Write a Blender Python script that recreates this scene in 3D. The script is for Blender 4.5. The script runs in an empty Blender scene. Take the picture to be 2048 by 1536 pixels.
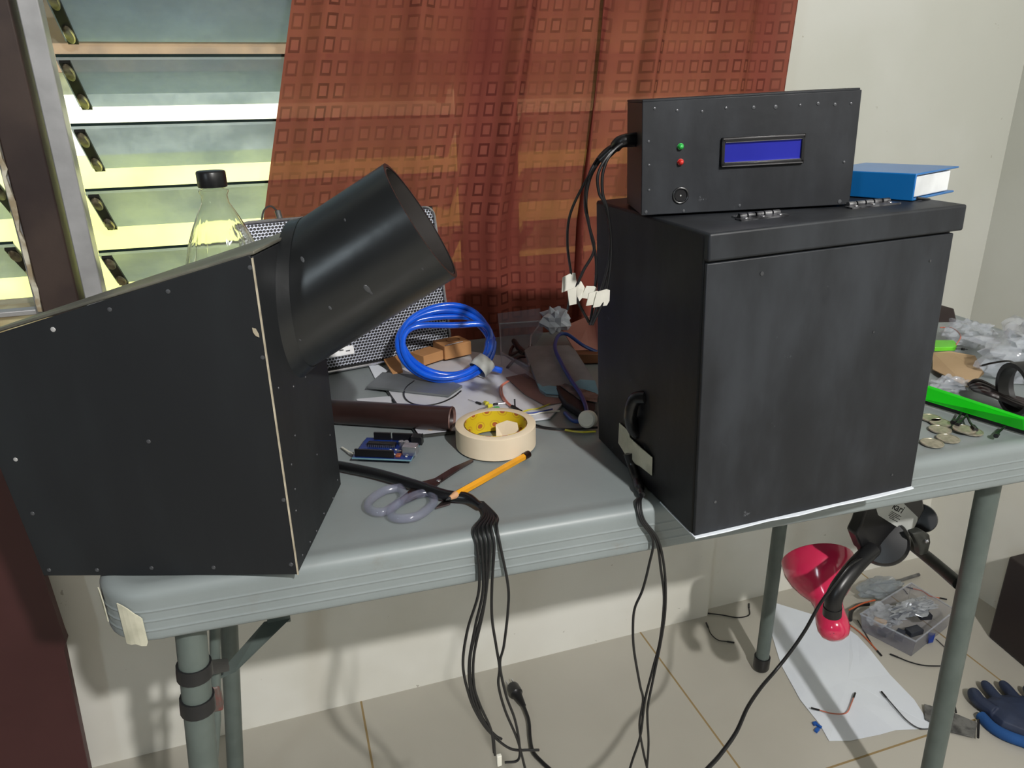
import bpy, math, random
from mathutils import Matrix, Vector, Euler, noise as mnoise
random.seed(7)
sc = bpy.context.scene
COL = sc.collection
V = Vector
R = math.radians
# ------------------------------------------------------------ camera
F = 1475.6
def cam_rows(yaw, pitch, roll):
    cy, sy, cp, sp = math.cos(yaw), math.sin(yaw), math.cos(pitch), math.sin(pitch)
    fwd = V((sy*cp, cy*cp, -sp)); right = V((cy, -sy, 0)); up = right.cross(fwd)
    c, s = math.cos(roll), math.sin(roll)
    return (c*right + s*up, -s*right + c*up, fwd)
CR, CU, CF = cam_rows(R(17.66), R(20.99), R(-1.118))
CC = V((0, 0, 1.08))
cam_d = bpy.data.cameras.new('camera'); cam = bpy.data.objects.new('camera', cam_d); COL.objects.link(cam)
cam_d.sensor_width = 36; cam_d.lens = F/2048*36; cam_d.clip_start = .02
m3 = Matrix((CR, CU, -CF)).transposed()
cam.matrix_world = Matrix.Translation(CC) @ m3.to_4x4()
sc.camera = cam
# ------------------------------------------------------------ view, world, lights
sc.view_settings.view_transform = 'Standard'; sc.view_settings.look = 'None'
sc.view_settings.exposure = -0.17; sc.view_settings.gamma = 1; sc.view_settings.use_curve_mapping = False
w = bpy.data.worlds.new('world'); sc.world = w; w.use_nodes = True
bg = w.node_tree.nodes['Background']; bg.inputs[0].default_value = (.75, .9, 1, 1); bg.inputs[1].default_value = 1.3
def lamp(name, kind, loc, energy, color, **k):
    d = bpy.data.lights.new(name, kind); d.energy = energy; d.color = color
    for a, b in k.items(): setattr(d, a, b)
    o = bpy.data.objects.new(name, d); o.location = loc; COL.objects.link(o); return o
lamp('bulb_light', 'POINT', (.42, -.9, 1.95), 165, (1, .975, .94), shadow_soft_size=.025)  # unseen bulb, assumed; its place follows from the cast shadows
sun = lamp('sun', 'SUN', (0, -3, 6), 11.0, (1, .95, .82), angle=.01)
sun.rotation_euler = (R(42), 0, R(8))
# added light for the pipe's highlight; assumed left-wall window, behind and left of camera
fl = lamp('assumed_window_light', 'AREA', (-1.99, -1.5, 1.66), 14, (.80, .93, 1), shape='RECTANGLE', size=.70, size_y=.30)
fl.rotation_euler = (0, R(-90), 0)

# ------------------------------------------------------------ pixel helpers (2048x1536 frame)
def ray(px, py): return CF + CR*((px-1024)/F) - CU*((py-768)/F)
def RP(px, py, p0, n):
    d = ray(px, py); return CC + d*((V(p0)-CC).dot(n)/d.dot(n))
TZ = .73
def P(px, py, z=TZ): return RP(px, py, (0, 0, z), V((0, 0, 1)))
def PY(px, py, y): return RP(px, py, (0, y, 0), V((0, 1, 0)))
def PD(px, py, d): return CC + ray(px, py)*d

# ------------------------------------------------------------ materials
def lin(c): return tuple(((x/255)/12.92 if x/255 <= .04045 else ((x/255+.055)/1.055)**2.4) for x in c) + (1,)
class NT:
    def __init__(s, name):
        s.m = bpy.data.materials.new(name); s.m.use_nodes = True; s.t = s.m.node_tree
        s.b = s.t.nodes['Principled BSDF']; s.out = s.t.nodes['Material Output']
    def n(s, typ, **k):
        nd = s.t.nodes.new(typ)
        for a, b in k.items():
            if a.startswith('i_'):
                key = a[2:]; key = int(key) if key.isdigit() else key.replace('_', ' ')
                if hasattr(b, 'is_output'): s.t.links.new(b, nd.inputs[key])
                else: nd.inputs[key].default_value = b
            else: setattr(nd, a, b)
        return nd
    def l(s, a, b): s.t.links.new(a, b)
    def math(s, op, a, b=0.0, c=None):
        nd = s.n('ShaderNodeMath', operation=op)
        for i, x in enumerate([a, b] + ([c] if c is not None else [])):
            if hasattr(x, 'is_output'): s.l(x, nd.inputs[i])
            else: nd.inputs[i].default_value = x
        return nd.outputs[0]
    def mix(s, f, a, b):
        nd = s.n('ShaderNodeMix', data_type='RGBA')
        for i, x in ((0, f), (6, a), (7, b)):
            if hasattr(x, 'is_output'): s.l(x, nd.inputs[i])
            else: nd.inputs[i].default_value = x
        return nd.outputs[2]
    def noise(s, scale, detail=3, vec=None, rough=.5):
        nd = s.n('ShaderNodeTexNoise'); nd.inputs['Scale'].default_value = scale; nd.inputs['Detail'].default_value = detail
        nd.inputs['Roughness'].default_value = rough
        s.l(vec if vec is not None else s.obj(), nd.inputs['Vector']); return nd.outputs['Fac']
    def obj(s):
        if not hasattr(s, 'tc'): s.tc = s.n('ShaderNodeTexCoord')
        return s.tc.outputs['Object']
    def ramp(s, f, a, b): # smooth threshold
        nd = s.n('ShaderNodeMapRange', interpolation_type='SMOOTHSTEP'); s.l(f, nd.inputs[0]); nd.inputs[1].default_value = a; nd.inputs[2].default_value = b
        return nd.outputs[0]
    def bump(s, h, strength=.3, dist=.001):
        nd = s.n('ShaderNodeBump'); nd.inputs['Strength'].default_value = strength; nd.inputs['Distance'].default_value = dist
        s.l(h, nd.inputs['Height']); s.l(nd.outputs[0], s.b.inputs['Normal'])
def mat(name, c, rough=.5, metal=0, c2=None, scale=20, bump=0, bscale=60, spec=.5, coat=0, alpha=1, trans=0, lo=.35, hi=.65, subsurf=0, emit=0):
    t = NT(name); b = t.b
    b.inputs['Roughness'].default_value = rough; b.inputs['Metallic'].default_value = metal
    b.inputs['Specular IOR Level'].default_value = spec; b.inputs['Coat Weight'].default_value = coat
    b.inputs['Alpha'].default_value = alpha; b.inputs['Transmission Weight'].default_value = trans
    if c2 is None: c2 = tuple(x*.9 for x in c)
    t.l(t.mix(t.ramp(t.noise(scale, 4), lo, hi), lin(c2), lin(c)), b.inputs['Base Color'])
    if bump: t.bump(t.noise(bscale, 3), bump)
    if emit: b.inputs['Emission Color'].default_value = lin(c); b.inputs['Emission Strength'].default_value = emit
    return t.m

M = {}
def wall_mat():      # cream paint; its lower part is lightened to stand for stronger light there
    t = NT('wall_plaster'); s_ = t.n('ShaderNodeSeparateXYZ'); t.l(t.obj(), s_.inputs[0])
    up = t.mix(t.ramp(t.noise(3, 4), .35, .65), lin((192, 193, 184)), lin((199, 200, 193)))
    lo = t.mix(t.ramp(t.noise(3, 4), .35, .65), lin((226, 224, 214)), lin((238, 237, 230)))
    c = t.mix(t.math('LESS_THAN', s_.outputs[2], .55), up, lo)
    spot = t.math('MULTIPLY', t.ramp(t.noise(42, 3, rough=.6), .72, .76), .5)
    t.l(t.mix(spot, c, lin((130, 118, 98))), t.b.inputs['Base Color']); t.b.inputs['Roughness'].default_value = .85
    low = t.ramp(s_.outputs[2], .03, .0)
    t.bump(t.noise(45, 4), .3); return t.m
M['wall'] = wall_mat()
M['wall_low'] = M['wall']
M['wall_dim'] = mat('dim_rear_wall', (70, 66, 62), .9)
M['ceil'] = mat('ceiling_paint', (84, 82, 78), .9)
def floor_mat():
    t = NT('floor_tiles'); o = t.n('ShaderNodeSeparateXYZ'); t.l(t.obj(), o.inputs[0])
    def gl(v, off):
        f = t.math('FRACT', t.math('DIVIDE', t.math('SUBTRACT', v, off), .6))
        return t.math('LESS_THAN', t.math('SUBTRACT', .5, t.math('ABSOLUTE', t.math('SUBTRACT', f, .5))), .0032)
    g = t.math('MAXIMUM', gl(o.outputs[0], .0486-6), gl(o.outputs[1], .738-6))
    base = t.mix(t.ramp(t.noise(2.2, 5), .3, .7), lin((176, 172, 161)), lin((188, 184, 174)))
    dirt = t.ramp(t.noise(26, 5, rough=.7), .68, .76)
    base = t.mix(t.math('MULTIPLY', dirt, .35), base, lin((150, 135, 105)))
    c = t.mix(g, base, lin((150, 128, 88))); t.l(c, t.b.inputs['Base Color'])
    t.b.inputs['Roughness'].default_value = .28
    t.l(t.math('ADD', t.math('MULTIPLY', g, .5), .28), t.b.inputs['Roughness'])
    return t.m
M['floor'] = floor_mat()
M['wood_post'] = mat('painted_dark_wood', (62, 48, 42), .6, c2=(40, 26, 24), scale=9, bump=.3)
M['peel'] = mat('peeling_white_paint', (200, 196, 180), .8, c2=(150, 135, 110), scale=60)
M['alu'] = mat('grey_aluminium', (176, 176, 178), .45, .3)
M['clip_black'] = mat('black_clip_metal', (35, 35, 32), .45, .4)
M['clip_metal'] = mat('worn_clip_metal', (175, 165, 140), .35, .8, c2=(120, 110, 90), scale=80)
M['sill'] = mat('sill_paint', (190, 180, 140), .7, c2=(150, 130, 90), scale=14)
M['maroon'] = mat('maroon_board_paint', (78, 44, 44), .5, c2=(70, 38, 38), scale=5)
def glass_pane():
    t = NT('obscured_louver_glass')
    tr = t.n('ShaderNodeBsdfTransparent'); tr.inputs[0].default_value = (.82, .87, .92, 1)
    tl = t.n('ShaderNodeBsdfTranslucent'); tl.inputs[0].default_value = lin((205, 216, 226))
    df = t.n('ShaderNodeBsdfDiffuse'); t.l(t.mix(t.ramp(t.noise(9, 5), .35, .7), lin((160, 176, 190)), lin((200, 212, 224))), df.inputs[0])
    gl = t.n('ShaderNodeBsdfGlossy'); gl.inputs[1].default_value = .25; gl.inputs[0].default_value = (.8, .9, .9, 1)
    def mx(f, a, b):
        m = t.n('ShaderNodeMixShader'); m.inputs[0].default_value = f; t.l(a, m.inputs[1]); t.l(b, m.inputs[2]); return m.outputs[0]
    a = mx(.5, tl.outputs[0], df.outputs[0]); a = mx(.12, a, gl.outputs[0])
    m = t.n('ShaderNodeMixShader'); t.l(t.math('ADD', t.math('MULTIPLY', t.ramp(t.noise(12, 5), .3, .7), .2), .44), m.inputs[0])
    t.l(tr.outputs[0], m.inputs[1]); t.l(a, m.inputs[2]); t.l(m.outputs[0], t.out.inputs[0]); return t.m
M['pane'] = glass_pane()
M['pane_edge'] = mat('glass_edge', (30, 45, 42), .2)
def screen_mat():
    t = NT('insect_screen'); tr = t.n('ShaderNodeBsdfTransparent'); df = t.n('ShaderNodeBsdfDiffuse'); df.inputs[0].default_value = lin((150, 150, 140))
    m = t.n('ShaderNodeMixShader'); m.inputs[0].default_value = .18; t.l(tr.outputs[0], m.inputs[1]); t.l(df.outputs[0], m.inputs[2]); t.l(m.outputs[0], t.out.inputs[0]); return t.m
M['screen'] = screen_mat()
def curtain_mat():
    t = NT('woven_square_curtain'); uv = t.n('ShaderNodeUVMap'); s = t.n('ShaderNodeSeparateXYZ'); t.l(uv.outputs[0], s.inputs[0])
    u = t.math('DIVIDE', s.outputs[0], .0262); v = t.math('DIVIDE', s.outputs[1], .0285)
    fu = t.math('ABSOLUTE', t.math('SUBTRACT', t.math('FRACT', u), .5)); fv = t.math('ABSOLUTE', t.math('SUBTRACT', t.math('FRACT', v), .5))
    d = t.math('MAXIMUM', fu, fv)
    ring = t.math('MULTIPLY', t.math('LESS_THAN', d, .34), t.math('GREATER_THAN', d, .22))
    inner = t.math('LESS_THAN', d, .22)
    cell = t.n('ShaderNodeTexWhiteNoise', noise_dimensions='2D'); cv = t.n('ShaderNodeCombineXYZ')
    t.l(t.math('FLOOR', u), cv.inputs[0]); t.l(t.math('FLOOR', v), cv.inputs[1]); t.l(cv.outputs[0], cell.inputs['Vector'])
    col = t.n('ShaderNodeTexWhiteNoise', noise_dimensions='1D'); t.l(t.math('FLOOR', u), col.inputs['W'])
    vis = t.math('MULTIPLY', t.math('ADD', .45, t.math('MULTIPLY', col.outputs[0], .55)), t.math('ADD', .6, t.math('MULTIPLY', cell.outputs[0], .4)))
    vis = t.math('MULTIPLY', vis, t.math('ADD', .35, t.math('MULTIPLY', .65, t.ramp(t.noise(5, 2), .38, .58))))
    weave = t.math('MULTIPLY', t.noise(900, 1), .25)
    base = t.mix(t.math('ADD', t.ramp(t.noise(5, 3), .3, .7), weave), lin((118, 60, 52)), lin((134, 72, 62)))
    c = t.mix(t.math('MULTIPLY', ring, vis), base, lin((78, 34, 33)))
    c = t.mix(t.math('MULTIPLY', t.math('MULTIPLY', inner, vis), .5), c, lin((150, 88, 76)))
    df = t.n('ShaderNodeBsdfDiffuse'); t.l(c, df.inputs[0])
    tl = t.n('ShaderNodeBsdfTranslucent'); t.l(t.mix(.35, c, lin((225, 175, 150))), tl.inputs[0])
    m = t.n('ShaderNodeMixShader'); m.inputs[0].default_value = .26; t.l(df.outputs[0], m.inputs[1]); t.l(tl.outputs[0], m.inputs[2])
    tr = t.n('ShaderNodeBsdfTransparent'); tr.inputs[0].default_value = lin((250, 200, 165))
    m2 = t.n('ShaderNodeMixShader'); m2.inputs[0].default_value = .04; t.l(m.outputs[0], m2.inputs[1]); t.l(tr.outputs[0], m2.inputs[2])
    t.l(m2.outputs[0], t.out.inputs[0]); return t.m
M['curtain'] = curtain_mat()
def table_mat():
    t = NT('grey_moulded_plastic'); s = t.n('ShaderNodeSeparateXYZ'); t.l(t.obj(), s.inputs[0])
    c = t.mix(t.ramp(t.noise(6, 5), .3, .72), lin((127, 135, 136)), lin((138, 146, 147)))
    c = t.mix(t.math('MULTIPLY', t.ramp(t.noise(17, 6, rough=.7), .6, .75), .35), c, lin((120, 110, 96)))
    t.l(c, t.b.inputs['Base Color']); t.b.inputs['Roughness'].default_value = .42
    z = s.outputs[2]
    f = t.math('ABSOLUTE', t.math('SUBTRACT', t.math('FRACT', t.math('DIVIDE', z, .0105)), .5))
    g = t.math('MULTIPLY', t.math('LESS_THAN', f, .1), t.math('LESS_THAN', z, -.012))
    t.bump(t.math('ADD', g, t.math('MULTIPLY', t.noise(300, 2), .25)), .35, .0008); return t.m
M['table'] = table_mat()
M['leg'] = mat('grey_green_powder_coat', (96, 106, 102), .45, c2=(88, 98, 94), scale=30)
M['brace'] = mat('dark_steel', (66, 68, 64), .45, .3, c2=(52, 53, 50), scale=40)
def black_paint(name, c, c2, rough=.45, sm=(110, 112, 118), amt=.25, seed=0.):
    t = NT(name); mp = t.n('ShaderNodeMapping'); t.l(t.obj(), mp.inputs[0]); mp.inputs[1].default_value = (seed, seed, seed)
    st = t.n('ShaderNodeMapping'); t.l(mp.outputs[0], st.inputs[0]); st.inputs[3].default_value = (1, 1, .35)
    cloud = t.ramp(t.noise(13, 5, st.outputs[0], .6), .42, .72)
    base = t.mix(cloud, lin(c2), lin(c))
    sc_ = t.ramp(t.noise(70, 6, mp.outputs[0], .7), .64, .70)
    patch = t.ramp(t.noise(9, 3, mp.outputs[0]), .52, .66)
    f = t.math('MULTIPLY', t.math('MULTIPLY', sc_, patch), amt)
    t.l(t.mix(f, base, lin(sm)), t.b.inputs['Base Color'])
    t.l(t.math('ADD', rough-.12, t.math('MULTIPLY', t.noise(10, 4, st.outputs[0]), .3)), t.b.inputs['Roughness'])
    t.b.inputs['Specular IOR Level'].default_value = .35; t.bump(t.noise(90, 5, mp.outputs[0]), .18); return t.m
M['blk'] = black_paint('black_painted_board', (34, 33, 36), (20, 20, 22), .5, amt=.4)
M['blk_blue'] = black_paint('blue_black_painted_panel', (46, 49, 54), (27, 29, 33), .48, amt=.8, seed=3)
M['blk_view'] = black_paint('matt_black_board', (30, 33, 36), (25, 27, 30), .55, amt=0)
M['pipe'] = black_paint('black_plastic_pipe', (28, 30, 32), (23, 25, 27), .30, amt=.5, seed=5)
M['pipe'].node_tree.nodes['Principled BSDF'].inputs['Specular IOR Level'].default_value = .6
M['pale'] = mat('pale_fibre_edge', (188, 178, 158), .8, c2=(160, 150, 130), scale=60)
M['nail'] = mat('nail_head', (92, 94, 98), .35, .4, c2=(66, 67, 70))
M['nail_bright'] = mat('bright_nail_head', (190, 190, 190), .35, .3)
M['black_plastic'] = mat('black_plastic', (26, 26, 28), .35)
M['black_tape'] = mat('black_vinyl_tape', (34, 34, 36), .4, bump=.2)
M['cable'] = mat('black_cable', (22, 22, 24), .4)
M['sleeve'] = mat('black_taped_sleeve', (20, 20, 22), .28, bump=.5, bscale=120)
M['masking'] = mat('masking_tape', (205, 202, 182), .75, c2=(180, 178, 158), scale=40, bump=.3)
M['paper'] = mat('white_paper', (228, 234, 242), .8, c2=(220, 226, 236), scale=6, bump=.2, bscale=12)
M['paper_tag'] = mat('cream_paper_tag', (232, 230, 218), .8)
M['lcd'] = mat('blue_lcd_screen', (36, 40, 140), .25, c2=(30, 34, 128), scale=8, emit=.25)
M['led_g'] = mat('green_led', (40, 170, 70), .2, coat=1)
M['led_r'] = mat('red_led', (200, 40, 35), .2, coat=1)
M['led_y'] = mat('yellow_led', (225, 215, 60), .3)
M['chrome'] = mat('shiny_steel', (200, 200, 205), .22, .9)
M['hinge'] = mat('painted_over_hinge', (150, 150, 155), .3, .8, c2=(60, 60, 64), scale=120)
M['blue_cover'] = mat('blue_notebook_cover', (18, 108, 176), .35, c2=(12, 98, 164), scale=8, coat=.2)
M['pages'] = mat('notebook_pages', (215, 218, 220), .8)
M['blue_tube'] = mat('blue_rubber_tube', (14, 96, 235), .22, coat=.4, spec=.6)
M['blue_usb'] = mat('blue_usb_cable', (30, 62, 130), .3)
M['cardboard'] = mat('cardboard', (186, 136, 88), .8, c2=(168, 120, 74), scale=14)
M['cardboard2'] = mat('tan_cardboard', (182, 156, 122), .85, c2=(170, 145, 110), scale=10)
M['silver_sheet'] = mat('dull_grey_sheet', (120, 125, 128), .4, .3, c2=(98, 102, 104), scale=12)
M['white_board'] = mat('white_tile_board', (206, 208, 214), .4, c2=(196, 198, 205))
M['brown_tube'] = mat('brown_plastic_tube', (50, 32, 30), .35, c2=(38, 24, 22), scale=20, bump=.3)
M['tan_blob'] = mat('dried_glue', (176, 140, 90), .35)
M['pcb'] = mat('blue_circuit_board', (22, 52, 120), .3, c2=(16, 40, 104), scale=70)
M['pcb_edge'] = mat('pale_blue_board_edge', (110, 150, 165), .4)
M['header'] = mat('black_header_plastic', (18, 18, 20), .4)
M['tape_side'] = mat('masking_tape_roll_side', (228, 212, 186), .7, c2=(220, 202, 174), scale=15)
M['pencil'] = mat('yellow_pencil_paint', (240, 165, 18), .3, coat=.4)
M['pencil_wood'] = mat('sharpened_wood', (210, 160, 120), .7)
M['graphite'] = mat('graphite', (40, 40, 42), .35)
M['blade'] = mat('scissor_blade', (120, 105, 105), .25, .9, c2=(90, 75, 75), scale=20)
def clear(name, c, alpha=.3, rough=.15):
    t = NT(name); t.b.inputs['Base Color'].default_value = lin(c); t.b.inputs['Roughness'].default_value = rough
    t.b.inputs['Specular IOR Level'].default_value = .8; t.b.inputs['Coat Weight'].default_value = .6
    t.l(t.math('ADD', alpha-.08, t.math('MULTIPLY', t.noise(30, 3), .16)), t.b.inputs['Alpha']); return t.m
M['clear_handle'] = clear('clear_plastic_handle', (140, 144, 168), .28)
M['clear_box'] = clear('clear_plastic_case', (150, 150, 165), .22)
M['clear_bag'] = clear('crumpled_clear_bag', (200, 206, 216), .34, .1)
M['grey_bag'] = clear('grey_clear_bag', (150, 160, 168), .5, .15)
def bottle_mat():
    t = NT('clear_bottle_plastic'); t.b.inputs['Base Color'].default_value = (.95, .97, .9, 1); t.b.inputs['Roughness'].default_value = .05
    t.b.inputs['Transmission Weight'].default_value = .95; t.b.inputs['IOR'].default_value = 1.25; return t.m
M['bottle'] = bottle_mat()
def mesh_grille():
    t = NT('perforated_metal_grille'); s = t.n('ShaderNodeSeparateXYZ'); t.l(t.obj(), s.inputs[0])
    u = t.math('DIVIDE', s.outputs[0], .0046); v = t.math('DIVIDE', s.outputs[2], .0040)
    row = t.math('MODULO', t.math('FLOOR', t.math('ADD', v, 100)), 2)
    fu = t.math('SUBTRACT', t.math('FRACT', t.math('ADD', t.math('ADD', u, 100), t.math('MULTIPLY', row, .5))), .5)
    fv = t.math('SUBTRACT', t.math('FRACT', t.math('ADD', v, 100)), .5)
    r2 = t.math('SQRT', t.math('ADD', t.math('MULTIPLY', fu, fu), t.math('MULTIPLY', fv, fv)))
    hole = t.math('LESS_THAN', r2, .40)
    t.l(t.mix(hole, lin((170, 173, 186)), lin((6, 6, 8))), t.b.inputs['Base Color'])
    t.l(t.math('SUBTRACT', .75, t.math('MULTIPLY', hole, .75)), t.b.inputs['Metallic']); t.b.inputs['Roughness'].default_value = .42
    t.bump(t.ramp(r2, .2, .5), .5, .001); return t.m
M['grille'] = mesh_grille()
M['hdd'] = mat('grey_device_lid', (128, 132, 136), .45, c2=(108, 110, 114), scale=18)
M['hdd_blue'] = mat('light_blue_bumper', (110, 158, 178), .5)
M['copper'] = mat('pink_copper_board', (190, 140, 128), .45, .25, c2=(178, 128, 118))
M['tissue'] = mat('crumpled_tissue', (205, 212, 224), .9, c2=(185, 192, 206), scale=30)
M['orange'] = mat('orange_wire', (205, 100, 60), .4)
M['salmon'] = mat('salmon_wire', (200, 120, 100), .4)
M['yellow'] = mat('yellow_wire', (205, 195, 50), .4)
M['blue_bit'] = mat('blue_plastic', (28, 60, 150), .4)
M['green'] = mat('bright_green_plastic', (20, 205, 20), .4, c2=(16, 196, 18))
M['lime'] = mat('lime_plastic', (110, 215, 50), .4)
M['coin'] = mat('nickel_coin', (190, 182, 165), .35, .7, c2=(165, 158, 140), scale=200)
M['pink'] = mat('pink_enamel', (212, 46, 88), .18, c2=(205, 42, 82), coat=.7)
M['label'] = mat('paper_label', (200, 202, 198), .6)
M['ink'] = mat('black_ink', (25, 25, 25), .8)
M['glove'] = mat('dark_blue_rubber_glove', (42, 54, 80), .6, c2=(36, 46, 70), scale=20, bump=.5, bscale=80)
M['glove_blue'] = mat('bright_blue_knit', (30, 84, 150), .85)
M['dark_bin'] = mat('dark_brown_plastic', (38, 26, 26), .5)
M['pouch'] = mat('dull_grey_pouch', (120, 120, 118), .3, .3, c2=(70, 70, 70), scale=60)
M['grime'] = mat('floor_grime', (150, 130, 90), .9)
def core_mat():
    t = NT('printed_tape_core'); uv = t.n('ShaderNodeUVMap'); s = t.n('ShaderNodeSeparateXYZ'); t.l(uv.outputs[0], s.inputs[0])
    u = t.math('MULTIPLY', s.outputs[0], 12); v = t.math('MULTIPLY', s.outputs[1], 1.5)
    row = t.math('FLOOR', v)
    fu = t.math('SUBTRACT', t.math('FRACT', t.math('ADD', u, t.math('MULTIPLY', row, .5))), .5); fv = t.math('SUBTRACT', t.math('FRACT', v), .5)
    r = t.math('SQRT', t.math('ADD', t.math('MULTIPLY', fu, fu), t.math('MULTIPLY', fv, fv)))
    dot = t.math('LESS_THAN', r, .17); ring = t.math('MULTIPLY', t.math('GREATER_THAN', r, .27), t.math('LESS_THAN', r, .33))
    c = t.mix(t.math('MAXIMUM', dot, t.math('MULTIPLY', ring, .45)), lin((214, 186, 30)), lin((170, 92, 50))); t.l(c, t.b.inputs['Base Color']); t.b.inputs['Roughness'].default_value = .5
    return t.m
M['core'] = core_mat()
# outdoors
M['grass'] = mat('sunlit_hedge_wall', (238, 240, 168), .9, c2=(226, 230, 142), scale=1.2, lo=.4, hi=.6)
M['out_white'] = mat('whitewashed_neighbour_wall', (238, 240, 232), .9)
M['out_brown'] = mat('brown_neighbour_boards', (135, 112, 92), .9, c2=(110, 92, 78), scale=5)
M['out_roof'] = mat('grey_blue_roof_sheet', (96, 112, 124), .7)

# ------------------------------------------------------------ mesh builder
class MB:
    def __init__(s): s.v = []; s.f = []; s.uv = None
    def add(s, vs, fs, m=None):
        k = len(s.v); s.v += [(m @ V(p) if m is not None else V(p)) for p in vs]; s.f += [tuple(i+k for i in f) for f in fs]; return s
    def box(s, c, d, m=None, rz=0):
        x, y, z = [a/2 for a in d]
        vs = [(i*x, j*y, k*z) for k in (-1, 1) for j in (-1, 1) for i in (-1, 1)]
        t = Matrix.Translation(c) @ Matrix.Rotation(rz, 4, 'Z')
        if m is not None: t = m @ t
        return s.add(vs, [(0, 2, 3, 1), (4, 5, 7, 6), (0, 1, 5, 4), (2, 6, 7, 3), (0, 4, 6, 2), (1, 3, 7, 5)], t)
    def bx(s, a, b, m=None): return s.box([(p+q)/2 for p, q in zip(a, b)], [abs(q-p) for p, q in zip(a, b)], m)
    def prism(s, poly, vec, m=None):       # poly of 3D points, extruded by vec
        n = len(poly); poly = [V(p) for p in poly]; vec = V(vec)
        vs = poly + [p+vec for p in poly]
        nrm = V((0, 0, 0))
        for i in range(n): nrm += (poly[i]-poly[0]).cross(poly[(i+1) % n]-poly[0])
        fl = nrm.dot(vec) > 0
        a = tuple(range(n)); b = tuple(range(n, 2*n))
        fs = [a[::-1] if fl else a, b if fl else b[::-1]]
        for i in range(n):
            j = (i+1) % n; q = (i, j, j+n, i+n); fs.append(q if fl else q[::-1])
        return s.add(vs, fs, m)
    def lathe(s, prof, m=None, n=32, cap0=True, cap1=True):   # prof (r,z)
        vs = []; fs = []
        for r, z in prof:
            for i in range(n): a = 2*math.pi*i/n; vs.append((r*math.cos(a), r*math.sin(a), z))
        for k in range(len(prof)-1):
            for i in range(n):
                j = (i+1) % n; fs.append((k*n+i, k*n+j, k*n+n+j, k*n+n+i))
        if cap0: fs.append(tuple(range(n))[::-1])
        if cap1: fs.append(tuple(range((len(prof)-1)*n, len(prof)*n)))
        return s.add(vs, fs, m)
    def tube(s, pts, r, n=8, closed=False, cap=True):
        pts = [V(p) for p in pts]; N = len(pts); rr = r if isinstance(r, (list, tuple)) else [r]*N
        vs = []; fs = []; up = None
        for i, p in enumerate(pts):
            if closed: t = pts[(i+1) % N]-pts[i-1]
            else: t = pts[min(i+1, N-1)]-pts[max(i-1, 0)]
            if t.length < 1e-9: t = V((0, 0, 1))
            t.normalize()
            if up is None: up = V((0, 0, 1)) if abs(t.z) < .9 else V((1, 0, 0))
            a = t.cross(up)
            if a.length < 1e-6: a = t.orthogonal()
            a.normalize(); up = a.cross(t).normalized()
            for k in range(n):
                an = 2*math.pi*k/n; vs.append(p + (a*math.cos(an)+up*math.sin(an))*rr[i])
        for i in range(N if closed else N-1):
            j = (i+1) % N
            for k in range(n): l = (k+1) % n; fs.append((i*n+k, j*n+k, j*n+l, i*n+l)[::-1])
        if cap and not closed: fs.append(tuple(range(n))); fs.append(tuple(range((N-1)*n, N*n))[::-1])
        return s.add(vs, fs)
    def ball(s, c, r, n=12, sq=(1, 1, 1), m=None):
        t = Matrix.Translation(c) @ Matrix.Diagonal((*sq, 1))
        if m is not None: t = m @ t
        prof = [(r*math.sin(math.pi*k/8) if 0 < k < 8 else 1e-5, -r*math.cos(math.pi*k/8)) for k in range(9)]
        return s.lathe(prof, t, n)
    def grid(s, nu, nv, fn, uvf=None):
        k0 = len(s.v); vs = [fn(i/nu, j/nv) for j in range(nv+1) for i in range(nu+1)]
        fs = [(j*(nu+1)+i, j*(nu+1)+i+1, (j+1)*(nu+1)+i+1, (j+1)*(nu+1)+i) for j in range(nv) for i in range(nu)]
        if uvf: s.uv = [uvf(i/nu, j/nv) for j in range(nv+1) for i in range(nu+1)]
        return s.add(vs, fs)
def smooth_path(pts, per=8):
    pts = [V(p) for p in pts]; out = []
    q = [pts[0]*2-pts[1]] + pts + [pts[-1]*2-pts[-2]]
    for i in range(1, len(q)-2):
        for k in range(per):
            t = k/per; a, b, c, d = q[i-1:i+3]
            out.append(.5*((2*b)+(c-a)*t+(2*a-5*b+4*c-d)*t*t+(3*b-a-3*c+d)*t**3))
    out.append(pts[-1]); return out
ROOT = {}
def obj(name, mb, material, parent=None, smooth=True, bevel=0, world=True, solid=0, seg=2, label=None, angle=40):
    me = bpy.data.meshes.new(name); vs = mb.v
    o = bpy.data.objects.new(name, me); COL.objects.link(o)
    if parent is not None:
        o.parent = parent; pm = ROOT[parent.name]
        if world: inv = pm.inverted(); vs = [inv @ p for p in vs]
        ROOT[o.name] = pm.copy()
    else:
        xs = [p.x for p in vs]; ys = [p.y for p in vs]; zs = [p.z for p in vs]
        base = V(((min(xs)+max(xs))/2, (min(ys)+max(ys))/2, min(zs)))
        if world == 'raw': base = V((0, 0, 0))
        vs = [p-base for p in vs]; o.location = base; ROOT[o.name] = Matrix.Translation(base)
    me.from_pydata([tuple(p) for p in vs], [], mb.f); me.update()
    if mb.uv:
        ul = me.uv_layers.new(name='UVMap')
        for lp in me.loops: ul.data[lp.index].uv = mb.uv[lp.vertex_index]
    if isinstance(material, str): material = M[material]
    me.materials.append(material)
    if solid:
        sm = o.modifiers.new('solid', 'SOLIDIFY'); sm.thickness = solid; sm.offset = 0
    if bevel:
        b = o.modifiers.new('bevel', 'BEVEL'); b.width = bevel; b.segments = seg; b.limit_method = 'ANGLE'; b.angle_limit = R(35)
    if smooth:
        for p in me.polygons: p.use_smooth = True
        try: me.set_sharp_from_angle(angle=R(angle))
        except Exception: pass
    if label: o['label'] = label
    return o
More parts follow.
